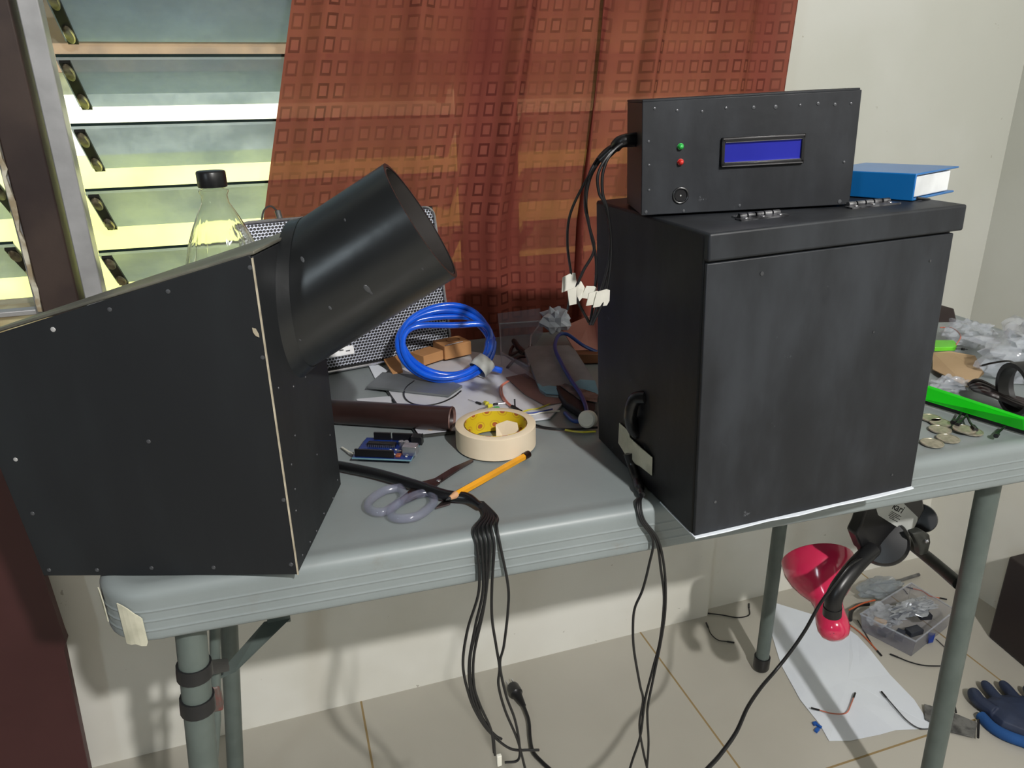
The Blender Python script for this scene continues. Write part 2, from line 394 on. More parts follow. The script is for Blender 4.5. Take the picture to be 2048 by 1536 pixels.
def part(name, mb, material, parent, **k):
    """a part whose geometry is already in its top thing's own coordinates"""
    return obj(name, mb, material, parent, world=False, **k)
def thing(name, label, cat, m, group=None):
    o = bpy.data.objects.new(name, None); COL.objects.link(o); o.empty_display_size = .05
    o.matrix_world = m; ROOT[o.name] = m.copy(); o['label'] = label; o['category'] = cat
    if group: o['group'] = group
    return o
def tag(o, label, cat, group=None, kind=None):
    o['label'] = label; o['category'] = cat
    if group: o['group'] = group
    if kind: o['kind'] = kind
    return o
def struct(o): o['kind'] = 'structure'; return o
T = Matrix.Translation
def frame(o, x, z=None):
    """matrix with origin o, local x along x, local z near z"""
    x = V(x).normalized(); z = V(z) if z is not None else V((0, 0, 1)); y = z.cross(x).normalized(); z = x.cross(y).normalized()
    m = Matrix((x, y, z)).transposed().to_4x4(); m.translation = V(o); return m
def align(o, z, x=None):
    z = V(z).normalized(); x = V(x) if x is not None else (V((0, 0, 1)) if abs(z.z) < .9 else V((1, 0, 0)))
    y = z.cross(x).normalized(); x = y.cross(z).normalized()
    m = Matrix((x, y, z)).transposed().to_4x4(); m.translation = V(o); return m

# ------------------------------------------------------------ room shell
WY = 1.156; CX = 1.431
struct(obj('floor', MB().bx((-2, -2.6, -.05), (CX, WY+.2, 0)), 'floor', smooth=False, world='raw'))
struct(obj('ceiling', MB().bx((-2, -2.6, 2.5), (CX+.1, WY+.12, 2.6)), 'ceil', smooth=False, world='raw'))
struct(obj('wall_left', MB().bx((-2.1, -2.6, 0), (-2, WY+.12, 1.1)).bx((-2.1, -2.6, 2.2), (-2, WY+.12, 2.5)).bx((-2.1, -2.6, 1.1), (-2, -1.85, 2.2)).bx((-2.1, -1.15, 1.1), (-2, WY+.12, 2.2)), 'wall_dim', smooth=False, world='raw'))  # unseen wall; its window opening is assumed, for the added side light
wf = MB()
for a_, b_ in (((-2.06, -1.85, 1.1), (-1.995, -1.81, 2.2)), ((-2.06, -1.19, 1.1), (-1.995, -1.15, 2.2)), ((-2.06, -1.85, 1.1), (-1.995, -1.15, 1.14)), ((-2.06, -1.85, 2.16), (-1.995, -1.15, 2.2))): wf.bx(a_, b_)
struct(obj('assumed_window', wf, 'alu', bevel=.002, world='raw'))  # assumed frame out of view, added around the side light
struct(obj('wall_front', MB().bx((-2.1, -2.7, 0), (CX+.1, -2.6, 2.5)), 'wall_dim', smooth=False, world='raw'))
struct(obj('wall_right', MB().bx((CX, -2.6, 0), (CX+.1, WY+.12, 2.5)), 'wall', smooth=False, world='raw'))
SILL = .80; WX0 = -1.0; WX1 = .80; WTOP = 2.0
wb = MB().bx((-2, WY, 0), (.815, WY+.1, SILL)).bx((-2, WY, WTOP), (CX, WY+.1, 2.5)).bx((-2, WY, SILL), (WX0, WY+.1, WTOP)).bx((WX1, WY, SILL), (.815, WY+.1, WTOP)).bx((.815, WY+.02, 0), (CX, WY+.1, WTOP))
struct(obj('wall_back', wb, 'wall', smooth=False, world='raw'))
struct(obj('trim_1', MB().bx((WX0, WY-.012, SILL-.025), (WX1, WY+.13, SILL+.012)), 'sill', bevel=.003, world='raw'))      # window sill
post = struct(obj('trim_2', MB().bx((-.315, 1.142, SILL+.012), (-.268, WY+.10, WTOP)), 'wood_post', bevel=.002, world='raw'))
peel = MB(); random.seed(3)
pz = SILL+.02; left = []; right = []
while pz < 1.35:
    left.append((-.3200-random.uniform(0, .002), 1.1415, pz)); right.append((-.3155+random.uniform(-.003, .002), 1.1415, pz)); pz += random.uniform(.008, .02)
peel.prism(left+right[::-1], (0, .006, 0)); obj('peeling_paint', peel, 'peel', post, smooth=False)
struct(obj('trim_3', MB().bx((.315, 1.160, SILL+.012), (.36, WY+.10, WTOP)), 'wood_post', bevel=.002, world='raw'))
def window(name, x0, x1, dz, fr_w=.024):
    fr = MB().bx((x0, 1.150, SILL+.012), (x0+.024, 1.178, WTOP)).bx((x1-fr_w, 1.150, SILL+.012), (x1, 1.178, WTOP)).bx((x0, 1.150, WTOP-.03), (x1, 1.178, WTOP)).bx((x0, 1.16, SILL+.012), (x1, 1.18, SILL+.02))
    w_ = struct(obj(name, fr, 'alu', bevel=.0015, world='raw'))
    xa, xb = x0+.034, x1-fr_w-.010
    k = 0; z = 1.143-.083*3+dz-.083
    while z < WTOP-.02:
        if z-.056 > SILL+.015:
            a = V((0, 1.150, z)); b = V((0, 1.232, z-.056)); n = (b-a).cross(V((1, 0, 0))).normalized()*.005
            p = MB().prism([V((xa-.004, *a.yz)), V((xa-.004, *b.yz)), V((xb+.004, *b.yz)), V((xb+.004, *a.yz))], n)
            pane = obj('louver_pane', p, 'pane', w_, smooth=False)
            e = MB().prism([V((xa-.004, a.y-.0008, a.z-.0008)), V((xa-.004, a.y-.0008, a.z+.0028)), V((xb+.004, a.y-.0008, a.z+.0028)), V((xb+.004, a.y-.0008, a.z-.0008))], (0, .0012, 0))
            obj('pane_edge', e, 'pane_edge', pane, smooth=False)
            for xs, s in ((xa, -1), (xb, 1)):
                d = (b-a); d2 = d.normalized(); nn = d2.cross(V((1, 0, 0))).normalized()
                c = MB().prism([V((xs-.003*s-.004, *(a+nn*.0055).yz)), V((xs-.003*s-.004, *(b+nn*.0055).yz)), V((xs-.003*s+.009, *(b+nn*.0055).yz)), V((xs-.003*s+.009, *(a+nn*.0055).yz))], nn*.004)
                cl = obj('louver_clip', c, 'clip_black', w_, smooth=False)
                cc = MB()
                for f in (.18, .8):
                    q = a+d*f; mm = align(V((xs-.003*s+.0025, q.y, q.z))+nn*.0095, nn, V((0, *d2.yz)))
                    cc.lathe([(.0125, 0), (.0125, .002), (.010, .004)], mm @ Matrix.Diagonal((1.3, .5, 1, 1)), 16)
                obj('clip_tab', cc, 'clip_metal', cl)
        z += .083
    sc_ = MB().prism([(x0+.01, 1.243, SILL+.012), (x1-.01, 1.243, SILL+.012), (x1-.01, 1.243, WTOP), (x0+.01, 1.243, WTOP)], (0, .0006, 0))
    obj('insect_screen', sc_, 'screen', w_, smooth=False)
window('window_1', -.262, .315, 0)
window('window_2', -1.0, -.316, .02, .009)
window('window_3', .36, .80, .0)

# ------------------------------------------------------------ outdoors
g = tag(obj('garden_wall', MB().bx((-6, 4.0, -1.5), (6, 4.2, .87)), 'grass', smooth=False, world='raw'), 'sunlit yellow green hedge outside the louvre window', 'hedge')
tag(obj('ground', MB().bx((-6, 1.35, -1.6), (6, 9, -1.5)), 'grass', smooth=False, world='raw'), 'bright ground outside below the window', 'ground', kind='structure')
nb = thing('neighbour_house', 'pale house wall with brown boards seen outside through the louvres', 'house', T((0, 5, -1.5)))
obj('wall_panel', MB().bx((-6, 5, -1.5), (6, 5.2, 1.27)), 'out_white', nb, smooth=False)
obj('board_panel', MB().bx((-6, 4.9, 1.27), (6, 5.2, 1.75)), 'out_brown', nb, smooth=False)
obj('roof', MB().prism([(-6, 4.6, 1.75), (6, 4.6, 1.75), (6, 6.6, 3.1), (-6, 6.6, 3.1)], (0, 0, .06)), 'out_roof', nb, smooth=False)

# ------------------------------------------------------------ curtain
def curtain():
    NU, NV = 260, 60
    z0, z1 = .60, 1.75
    def left(z): return .002+(z-.973)*.26 if z > .9 else -.017
    def cur_pt(x, y, z): return V((x, min(y, 1.129+(y-1.129)*.1), z))
    def fold(u, z):
        a = 0
        for (c, w_, h, sl) in ((.05, .03, .014, .1), (.15, .035, -.010, .05), (.25, .022, .020, -.30), (.335, .022, -.016, -.1), (.405, .018, .022, .05), (.455, .02, -.016, .02), (.545, .03, .012, .1), (.605, .012, .024, .10), (.645, .014, -.026, .10), (.685, .016, .020, .08), (.76, .04, -.012, .0), (.86, .03, .014, .05), (.94, .03, -.012, .0)):
            cc = c+(z-1.0)*sl*.45
            a += h*math.exp(-((u-cc)/w_)**2)
        a += .0035*math.sin(u*55+z*3)+.002*math.sin(u*121+1)
        return a*(.5+.5*min(1, max(0, (z-.6)/.3)))+.012*mnoise.noise(V((u*3, z*2.2, 1)))
    def fn(u, v):
        z = z0+(z1-z0)*v; x0 = left(z); x1 = .838+.012*math.sin(z*6)
        g_ = math.exp(-((u-.615)/.022)**2)
        return cur_pt(x0+(x1-x0)*u-.048*g_*(1+.25*math.sin(z*5)), 1.114-.012*math.exp(-((u-.60)/.02)**2)+.012*math.exp(-((u-.64)/.02)**2)-max(-.022, min(.022, fold(u, z)*.95)), z)
    mb = MB().grid(NU, NV, fn, lambda u, v: (u*.95, z0+(z1-z0)*v))
    o = obj('curtain', mb, 'curtain', angle=180)
    tag(o, 'rust red translucent curtain woven with a grid of small squares, covering the window', 'curtain')
curtain()
# maroon board standing under the left window
mbx = MB().prism([PY(165, 1536, 1.10)+V((.004, 0, -.075)), PY(128, 1300, 1.10), PY(132, 1285, 1.10), PY(125, 1268, 1.10), PY(86, 1150, 1.10), PY(58, 1000, 1.10)+V((0, 0, 0)), (-.385, 1.10, .76), (-1.3, 1.10, .76), (-1.3, 1.10, 0), (-.42, 1.10, 0)], (0, .018, 0))
tag(obj('plywood_board', mbx, 'maroon', smooth=False, bevel=.001), 'dark maroon painted board leaning on the wall at the left edge', 'board')

# ------------------------------------------------------------ folding table
TA = R(-2.5)
TF = V((-.172, .545, TZ)); TL = 1.24; TW = .56
TM = T(TF) @ Matrix.Rotation(TA, 4, 'Z')
tab = thing('folding_table', 'grey plastic folding table with tubular legs, its left corner patched with tape', 'table', TM @ T((TL/2, TW/2, -TZ)))
TI = ROOT[tab.name].inverted()
def table_top():
    rc = .045; prof = [(.0, -.030), (0, -.048), (.0005, -.0475), (0, -.03), (.0, -.012), (.002, -.0055), (.0065, -.0015), (.013, 0), (.02, -.0004)]
    prof = [(.012, -.0475), (.006, -.0485), (.0025, -.048), (.0010, -.0462), (.0006, -.044)]
    for zr in (-.0375, -.0285, -.0195): prof += [(.0006, zr-.0020), (.0006, zr-.0009), (.0000, zr-.0003), (.0000, zr+.0003), (.0006, zr+.0009), (.0006, zr+.0020)]
    prof += [(.0006, -.0105), (.0006, -.0088), (.0014, -.0052), (.0038, -.0022), (.0070, -.0006), (.0100, 0), (.0125, .0001), (.016, -.0004), (.022, -.0010), (.026, -.0010), (.036, -.0010)]
    pts = []
    def outline(ins):
        out = []
        for cx, cy, a0 in ((rc, rc, 180), (TL-rc, rc, 270), (TL-rc, TW-rc, 0), (rc, TW-rc, 90)):
            for k in range(9):
                a = R(a0+k*90/8); out.append((cx+(rc-ins)*math.cos(a), cy+(rc-ins)*math.sin(a)))
        return out
    mb = MB(); n = 36; vs = []; fs = []
    for ins, z in prof:
        for x, y in outline(ins): vs.append((x, y, z))
    for k in range(len(prof)-1):
        for i in range(n):
            j = (i+1) % n; fs.append((k*n+i, k*n+j, k*n+n+j, k*n+n+i))
    fs.append(tuple(range((len(prof)-1)*n, len(prof)*n))); fs.append(tuple(range(n))[::-1])
    mb.add(vs, fs, TM); return mb
# the ridge bump pattern reads local z, so the top's mesh keeps z = 0 at the table surface
to = obj('tabletop', table_top(), 'table', tab, angle=50)
for v_ in to.data.vertices: v_.co.z -= TZ
to.location.z += TZ
def leg(a, b, r=.0127, name='leg', mt='leg', foot=True):
    o = obj(name, MB().tube([a, b], r, 20), mt, tab)
    if foot:
        d = (b-a).normalized(); obj('leg_cap', MB().tube([b-d*.03, b-d*.004, b], [r+.003, r+.003, r+.001], 20), 'black_plastic', o)
    return o
ub = TZ-.044
def ext(a, b, z0, z1):
    d = b-a; return a+d*((z0-a.z)/d.z), a+d*((z1-a.z)/d.z)
flA, flB = ext(PY(384, 1290, .575), PY(408, 1536, .575), ub, .004); leg(flA, flB)
blA, blB = ext(PY(459, 1275, .985), PY(471, 1536, .985), ub, .004); leg(blA, blB)
frA, frB = ext(PY(1974, 990, .585), PY(1863, 1536, .585), ub, .004); frl = leg(frA, frB, .0134)
brA, brB = ext(PY(1558, 1065, .975), PY(1523, 1327, .975), ub, .004); leg(brA, brB)
def along(a, b, z): return a+(b-a)*((z-a.z)/(b.z-a.z))
obj('cross_bar', MB().tube([along(flA, flB, .66), along(blA, blB, .66)], .010, 12), 'leg', tab)
obj('cross_bar', MB().tube([along(frA, frB, .66), along(brA, brB, .66)], .010, 12), 'leg', tab)
# leaf braces
ba = PY(548, 1250, .72); bb = PY(437, 1345, .66)
obj('brace', MB().prism([ba+V((-.012, 0, .12)), ba+V((.018, 0, .12)), ba+V((.018, 0, 0)), ba+V((-.006, 0, 0))], (0, .004, 0)).prism([ba+V((-.010, 0, .004)), ba+V((.018, 0, .004)), bb+V((.016, 0, -.004)), bb+V((-.006, 0, -.01))], (0, .004, 0)), 'leg', tab, smooth=False)
obj('brace', MB().tube([PY(429, 1215, .63), PY(432, 1440, .63), PY(424, 1560, .63)], .005, 10), 'leg', tab)
obj('brace', MB().tube(smooth_path([PY(1918, 1168, .60), PY(1862, 1120, .67), PY(1790, 1062, .76), PY(1730, 1010, .82)], 4), .0085, 12), 'brace', tab)
br = obj('brace_bracket', MB().prism([PY(1826, 1068, .66), PY(1846, 1062, .66), PY(1860, 1070, .66), PY(1862, 1085, .66), PY(1856, 1108, .66), PY(1842, 1112, .66), PY(1838, 1090, .66)], (0, .012, 0)), 'brace', tab, bevel=.002)
obj('rivet', MB().ball(PY(1853, 1082, .655), .003), 'chrome', br)
# vinyl tape around the front left leg
def wrap(z, hgt, extra=False):
    d = (flB-flA).normalized(); c = along(flA, flB, z)
    mb = MB().tube([c-d*hgt/2, c, c+d*hgt/2], [.0146, .0150, .0150], 20)
    if extra:
        q = PY(445, 1325, .64); mb.prism([c+V((.0, -.004, hgt/2)), q+V((.006, -.01, hgt/2)), q+V((.006, -.01, -hgt/2+.003)), c+V((0, -.004, -hgt/2))], (0, .006, 0))
    obj('black_tape_wrap', mb, 'black_tape', tab, label='black tape wound around leg')
wrap(PY(390, 1338, .575).z, .0135, True); wrap(PY(396, 1404, .575).z, .0150)
obj('clamp_bolt', MB().box(PY(430, 1392, .63), (.012, .012, .03)), mat('rusty_bolt', (120, 60, 55), .5, c2=(90, 80, 75), scale=90), tab, bevel=.002)
# masking tape patch on the corner
def corner_patch():
    rc = .045
    def pt(s, z):    # s = arclength along the outline from the end of the front-left corner arc, off by .0006
        if s >= 0: q = (rc+s, -.0008)
        else:
            a = R(270)+s/rc; q = (rc+(rc+.0008)*math.cos(a), rc+(rc+.0008)*math.sin(a))
        return TM @ V((q[0], q[1], z))
    for cols in ([(-.0262, -.0105, -.0492), (-.022, -.012, -.0498), (-.018, -.0145, -.0485), (-.0135, -.019, -.0502), (-.0095, -.0225, -.0502), (-.0082, -.0245, -.047)],
                 [(-.052, -.006, -.02), (-.049, -.008, -.03), (-.046, -.018, -.036)]):
        mb = MB(); top = [pt(s, a) for s, a, b in cols]; bot = [pt(s, b) for s, a, b in cols]
        k = len(cols); mb.add(top+bot, [(i, i+k, i+k+1, i+1) for i in range(k-1)])
        obj('tape_patch', mb, 'masking', tab, solid=.0008, smooth=False, label='torn cream masking tape on the table corner')
corner_patch()

# ------------------------------------------------------------ cabinet (black box, right)
CB = T((.309, .468, TZ+.0012)) @ Matrix.Rotation(R(-1.24), 4, 'Z') @ Matrix.Rotation(R(-2.0), 4, 'Y')
CW, CD, CH = .229, .205, .257
cab = thing('black_cabinet', 'large black painted box with a lipped lid standing at the table edge', 'box', CB)
part('body', MB().bx((-.0008, .003, 0), (CW-.003, CD, CH-.0008)), 'blk', cab, bevel=.0015)
part('front_panel', MB().bx((.0, -.0012, .0), (CW-.004, .0025, CH-.0225)), 'blk_blue', cab, bevel=.0008)
part('lid', MB().bx((-.0002, -.003, CH-.021), (CW+.0035, CD+.001, CH)), 'blk_blue', cab, bevel=.002, seg=3)
liner = MB()
lp = [(-.001, .06), (-.0012, .03), (-.001, .002), (-.001, -.004), (.03, -.0045), (.07, -.003), (.1, -.005), (.14, -.0035), (.18, -.005), (CW-.004, -.004), (CW-.004, .02), (CW-.02, .06)]
liner.prism([V((x, y, -.0006)) for x, y in lp], (0, 0, .0012)); part('paper_liner', liner, 'paper', cab, smooth=False, label='white paper edge under the box')
def hinge(x, w_):
    y0 = .028
    h = MB().bx((x, y0, CH), (x+w_, y0+.009, CH+.0012)).bx((x+.004, y0+.011, CH), (x+w_-.002, y0+.020, CH+.0012))
    for k in range(5):
        a = x+.004+k*(w_-.006)/5; h.tube([V((a, y0+.010, CH+.0022)), V((a+(w_-.006)/5-.0015, y0+.010, CH+.0022))], .0022, 10)
    o = part('hinge', h, 'hinge', cab, label='shiny metal hinge on lid')
    s = MB()
    for f in (.15, .5, .85): s.ball((x+w_*f, y0+.0045, CH+.0014), .0018, 10, (1, 1, .5)); s.ball((x+w_*f, y0+.0155, CH+.0014), .0018, 10, (1, 1, .5))
    c = part('hinge_screw', s, 'chrome', o)
hinge(.046, .044); hinge(.148, .048)
for x, z, r in ((.018, .03, .0012), (.047, .222, .0016), (.2, .018, .001), (.205, .214, .001), (.158, .16, .0009)):
    part('screw', MB().lathe([(r, 0), (r, .0006)], T((x, -.0012, z)) @ Matrix.Rotation(R(90), 4, 'X'), 12), 'nail', cab)
# taped cable exit on the left side: local x=0 plane
def SL(px, py): # pixel -> cabinet local on left side
    n = CB.to_3x3() @ V((1, 0, 0)); return CB.inverted() @ RP(px, py, CB @ V((0, 0, 0)), n)
gq = SL(1278, 828)
gr = MB().tube(smooth_path([gq+V((.002, -.014, .022)), gq+V((-.006, -.004, .018)), gq+V((-.009, 0, .0)), gq+V((-.004, .004, -.016)), gq+V((.003, .003, -.024))], 6), [.004]+[.0062]*23+[.004], 12)
part('cable_grommet', gr, 'sleeve', cab)
tp = MB(); q1 = [SL(*q) for q in ((1243, 845), (1262, 862), (1264, 874), (1290, 890), (1309, 914), (1308, 950), (1285, 932), (1265, 922), (1263, 907), (1241, 885))]
tp.prism([V((-.002-.004*(i % 5 == 3), p.y, p.z)) for i, p in enumerate(q1)], (-.0006, 0, 0))
part('masking_tape', tp, 'masking', cab, smooth=False, label='cream masking tape holding the cable')

# ------------------------------------------------------------ control box
KB = T((.292, .5555, .9896)) @ Matrix.Rotation(R(-17.5), 4, 'Z') @ Matrix.Rotation(R(-1.9), 4, 'Y')
KW, KD, KH = .170, .078, .0875
ctl = thing('control_box', 'small black control box with blue display standing on the black cabinet', 'control box', KB)
part('body', MB().bx((0, .0025, 0), (KW, KD, KH)), mat('brown_black_side', (42, 34, 33), .5), ctl, bevel=.0008)
part('front_panel', MB().bx((-.0003, 0, 0), (KW+.0012, .0024, KH+.0004)), 'blk_blue', ctl, bevel=.0006)
part('top_panel', MB().bx((-.0002, .0015, KH), (KW+.0005, KD, KH+.002)), 'blk_blue', ctl, bevel=.0006)
def KF(px, py):
    n = KB.to_3x3() @ V((0, 1, 0)); return KB.inverted() @ RP(px, py, KB @ V((0, 0, 0)), n)
a, b, c_, d = KF(1441, 278), KF(1609, 264), KF(1441, 335), KF(1606, 326)
x0, x1 = (a.x+c_.x)/2, (b.x+d.x)/2; z1 = (a.z+b.z)/2; z0 = (c_.z+d.z)/2; fw = .0035
lc = MB().bx((x0, -.003, z0), (x1, 0, z0+fw)).bx((x0, -.003, z1-fw), (x1, 0, z1)).bx((x0, -.003, z0), (x0+fw*.8, 0, z1)).bx((x1-fw*.8, -.003, z0), (x1, 0, z1))
lcd = part('display', lc, 'black_plastic', ctl, bevel=.0006)
part('bezel_shine', MB().bx((x0+.001, -.0034, z1-.0014), (x1-.001, -.003, z1-.0006)).bx((x0+.003, -.0034, z1-.0040), (x1-.003, -.0008, z1-.0034)).bx((x0+.003, -.0034, z0+.0034), (x1-.003, -.0008, z0+.004)).bx((x0+.001, -.0034, z0+.0006), (x1-.001, -.003, z0+.0013)), 'chrome', lcd, smooth=False)
part('screen', MB().bx((x0+fw*.7, -.0012, z0+fw*.9), (x1-fw*.7, 0.0002, z1-fw*.9)), 'lcd', lcd, smooth=False, label='blank blue screen')
RX = Matrix.Rotation(R(90), 4, 'X')
for nm, px, py, mt in (('green_led', 1361, 293, 'led_g'), ('red_led', 1361, 324, 'led_r')):
    p = KF(px, py); part(nm, MB().lathe([(.0026, 0), (.0026, .0008), (.0022, .001), (.0022, .0025), (.0014, .0038), (.0003, .0042)], T((p.x, 0, p.z)) @ RX, 16), mt, ctl)
p = KF(1361, 391)
pb = part('push_button', MB().tube([V((p.x+.0060*math.cos(q_*.25), -.0003, p.z+.0060*math.sin(q_*.25))) for q_ in range(25)], .0009, 8, True).lathe([(.0048, 0), (.0046, .0006), (.0002, .0006)], T((p.x, 0, p.z)) @ RX, 28, True, False), 'black_plastic', ctl)
part('button_mark', MB().lathe([(.0007, 0), (.0005, .0004)], T((p.x, -.0006, p.z)) @ RX, 10), 'label', pb)
nail0 = None
def nails(parent, pts, mt, fn, r=.0011, nrm=RX, inst=None):
    base = None
    for i, q in enumerate(pts):
        p = fn(q[0], q[1])
        rr = r*(q[2] if len(q) > 2 else 1)
        mb = MB().lathe([(rr, 0), (rr*.85, .0004), (rr*.3, .0006)], nrm, 10)
        o = part('nail', mb, mt if len(q) < 4 else q[3], parent); o.location = p
nails(ctl, [(1309, 217), (1354, 221), (1404, 223), (1452, 216), (1507, 215, 1.4), (1551, 214, 1.6), (1600, 210), (1636, 207, 1.3), (1670, 209, 1.3), (1702, 207), (1297, 283), (1298, 330), (1298, 380), (1292, 424, 1.3), (1367, 422, 1.2), (1479, 411, 1.2), (1679, 403, 1.6), (1688, 324)], 'nail', lambda x, y: V((KF(x, y).x, 0, KF(x, y).z)))

# ------------------------------------------------------------ viewer box (left)
VU = V((-.945, .3264, 0)).normalized(); VV = V((VU.y, -VU.x, 0))
V0 = V((-.015, .525, TZ+.0008))
VM = Matrix((-VU, VV, V((0, 0, 1)))).transposed().to_4x4(); VM.translation = V0   # local -x to the left, y away from us
VD = .148
vw = thing('viewer_box', 'black wedge shaped box with a wide black pipe rising from its end', 'box', VM)
prof = [(0, 0), (0, .2545), (-.2235, .1925), (-.227, .188), (-.215, .098), (-.2055, 0)]
part('body', MB().add([V((x*.995, .003, z)) for x, z in prof]+[V((x*.995, VD, z-(.0035 if i == 1 else .0125 if i in (2, 3) else 0))) for i, (x, z) in enumerate(prof)], [tuple(range(6)), tuple(range(6, 12))[::-1]]+[(i, i+6, (i+1) % 6+6, (i+1) % 6) for i in range(6)]), 'blk_view', vw, bevel=.001)
part('side_panel', MB().prism([V((x, 0, z)) for x, z in [(0, 0), (0, .2525), (-.002, .2555)]+prof[2:]], (0, .0028, 0)), 'blk_view', vw, bevel=.0004)
part('top_panel', MB().prism([V((.001, .003, .2555)), V((-.2235, .003, .1935)), V((-.2235, VD, .1815)), V((.001, VD, .2525))], (0, 0, .0025)), black_paint('worn_sheen_top', (112, 110, 98), (84, 83, 76), .38, (170, 165, 140), .6, 2), vw, bevel=.0008)  # window's sheen on the worn top is put into its lighter colour
part('edge_strip', MB().bx((-.0004, -.0005, 0), (.0006, .0010, .2535)), 'pale', vw, smooth=False, label='pale unpainted board edge')
def VS(px, py): return VM.inverted() @ RP(px, py, V0, VV)
def VE(px, py): return VM.inverted() @ RP(px, py, V0, -VU)
nails(vw, [(106, 659, 1.1, 'nail_bright'), (219, 619), (336, 583), (500, 535), (297, 883), (31, 919, 1, 'nail_bright'), (65, 1027), (98, 1140), (194, 1140), (303, 1136), (427, 1135), (582, 1129, 1.1), (567, 1000), (525, 715)], 'nail', lambda x, y: V((VS(x, y).x, 0, VS(x, y).z)), .0017)
RYm = Matrix.Rotation(R(90), 4, 'Y')
nails(vw, [(557, 776), (587, 773), (583, 929), (590, 978), (592, 1021), (605, 1110), (648, 1027), (633, 1062), (620, 1084), (611, 754), (634, 909), (666, 996), (590, 871), (675, 960), (660, 870)], 'nail', lambda x, y: V((0, VE(x, y).y, VE(x, y).z)), .0010, RYm)
part('paint_scuff', MB().prism([V((VS(*q).x, -.0003, VS(*q).z)) for q in ((505, 655), (512, 657), (518, 668), (519, 674), (512, 671), (507, 664))], (0, -.0006, 0)), 'pale', vw, smooth=False)
PBs = RP(598, 600, V0, -VU)
db = CF.dot(PBs-CC); pr = 126.5*db/F
def unit(px, py): return ray(px, py).normalized()
vh_ = unit(843, 442); e_ = (ray(843+8.4, 442-5.4)-ray(843, 442)); e_ = (e_-vh_*e_.dot(vh_)).normalized()
pd = (e_*.99-vh_*.13).normalized()
nn_ = pd.cross(CU).normalized(); best = None
for k in range(2000):      # run along the axis until the opening reaches its place
    q_ = PBs+pd*(k*.0002); c_ = q_-CC; X = 1024+F*c_.dot(CR)/c_.dot(CF)
    if X >= 843: break
PB = q_; PA = PBs-pd*.0; Lp = (PB-PA).length
pm = align(PA, pd)
pp = MB(); n = 96; vs = []
def cutz(r, a):      # where a line of the wall meets the end panel (plane through V0, normal -VU)
    o_ = PA+(pm.to_3x3() @ V((r*math.cos(a), r*math.sin(a), 0))); return (V0-o_).dot(-VU)/pd.dot(-VU)-.001
ringz = [(pr, None), (pr, Lp), (pr-.003, Lp), (pr-.003, None)]
for r_, z_ in ringz: vs += [(r_*math.cos(2*math.pi*i/n), r_*math.sin(2*math.pi*i/n), cutz(r_, 2*math.pi*i/n) if z_ is None else z_) for i in range(n)]
pp.add(vs, [(k*n+i, k*n+(i+1) % n, k*n+n+(i+1) % n, k*n+n+i) for k in range(3) for i in range(n)], pm)
pipe = obj('pipe', pp, 'pipe', vw)
obj('pipe_lining', MB().lathe([(pr-.0032, Lp-.001), (pr-.0045, Lp-.0005), (pr-.0045, 0.06), (pr-.0032, .06)], pm, 96, False, False), mat('pipe_inner_paper', (66, 62, 60), .5, c2=(48, 45, 44), scale=12), pipe)
cl0 = V0-VU*.0
fa = MB(); vs = []
for r_, dz in ((pr+.0035, 0), (pr+.0025, .004), (pr+.0004, .012)): vs += [(r_*math.cos(2*math.pi*i/n), r_*math.sin(2*math.pi*i/n), cutz(r_, 2*math.pi*i/n)+dz) for i in range(n)]
fa.add(vs, [(k*n+i, k*n+(i+1) % n, k*n+n+(i+1) % n, k*n+n+i) for k in range(2) for i in range(n)], pm)
obj('pipe_collar', fa, 'pipe', pipe)
sc_mb = MB()
for px, py, s in ((605, 519, 1.6), (734, 578, 2.2), (742, 586, 1.2), (745, 470, 1.5), (660, 616, 1.0), (620, 635, 1.1), (690, 440, .9), (830, 540, .8), (845, 538, .8), (600, 680, .8), (875, 538, 1)):
    d = ray(px, py).normalized(); best = None   # first hit with the pipe's outer surface
    for k in range(400):
        q = CC+d*(.35+k*.001); t_ = (q-PA).dot(pd); rr = (q-PA-pd*t_)
        if rr.length < pr: best = (q, rr.normalized()); break
    if best: sc_mb.ball((0, 0, 0), .001*s, 8, (1, 1.8, .25), align(best[0], best[1], pd))
obj('paint_chips', sc_mb, 'nail', pipe)

# ------------------------------------------------------------ louvred speaker
SBm = frame(P(660, 745, TZ+.0025), (math.cos(R(11)), math.sin(R(11)), 0))
SM = SBm @ Matrix.Rotation(R(-11), 4, 'X')
spk = thing('mesh_speaker', 'slim black speaker with a silver mesh front leaning back behind the black pipe', 'speaker', SM)
SZ1 = .212; SX0 = (SM.inverted() @ RP(468, 420, SM @ V((0, 0, 0)), SM.to_3x3() @ V((0, 1, 0)))).x; SX1 = .186; print('SPK', SX0, (SM.inverted() @ RP(868, 440, SM @ V((0, 0, 0)), SM.to_3x3() @ V((0, 1, 0)))), (SM.inverted() @ RP(560, 409, SM @ V((0, 0, 0)), SM.to_3x3() @ V((0, 1, 0)))), (SM.inverted() @ RP(900, 640, SM @ V((0, 0, 0)), SM.to_3x3() @ V((0, 1, 0)))))
part('case', MB().prism([V((SX0, .002, 0)), V((SX0, .002, SZ1)), V((SX0, .018, SZ1)), V((SX0, .036, .0085))], (SX1-SX0, 0, 0)), 'black_plastic', spk, bevel=.002)
part('grille', MB().bx((SX0+.004, -.001, .006), (SX1-.004, .002, SZ1-.004)), 'grille', spk, smooth=False)
def rim(x0, x1, z0, z1, r, n=5):
    pts = []
    for cx, cz, a0 in ((x1-r, z1-r, 0), (x0+r, z1-r, 90), (x0+r, z0+r, 180), (x1-r, z0+r, 270)):
        for k in range(n): a = R(a0+90*k/(n-1)); pts.append(V((cx+r*math.cos(a), -.001, cz+r*math.sin(a))))
    return pts
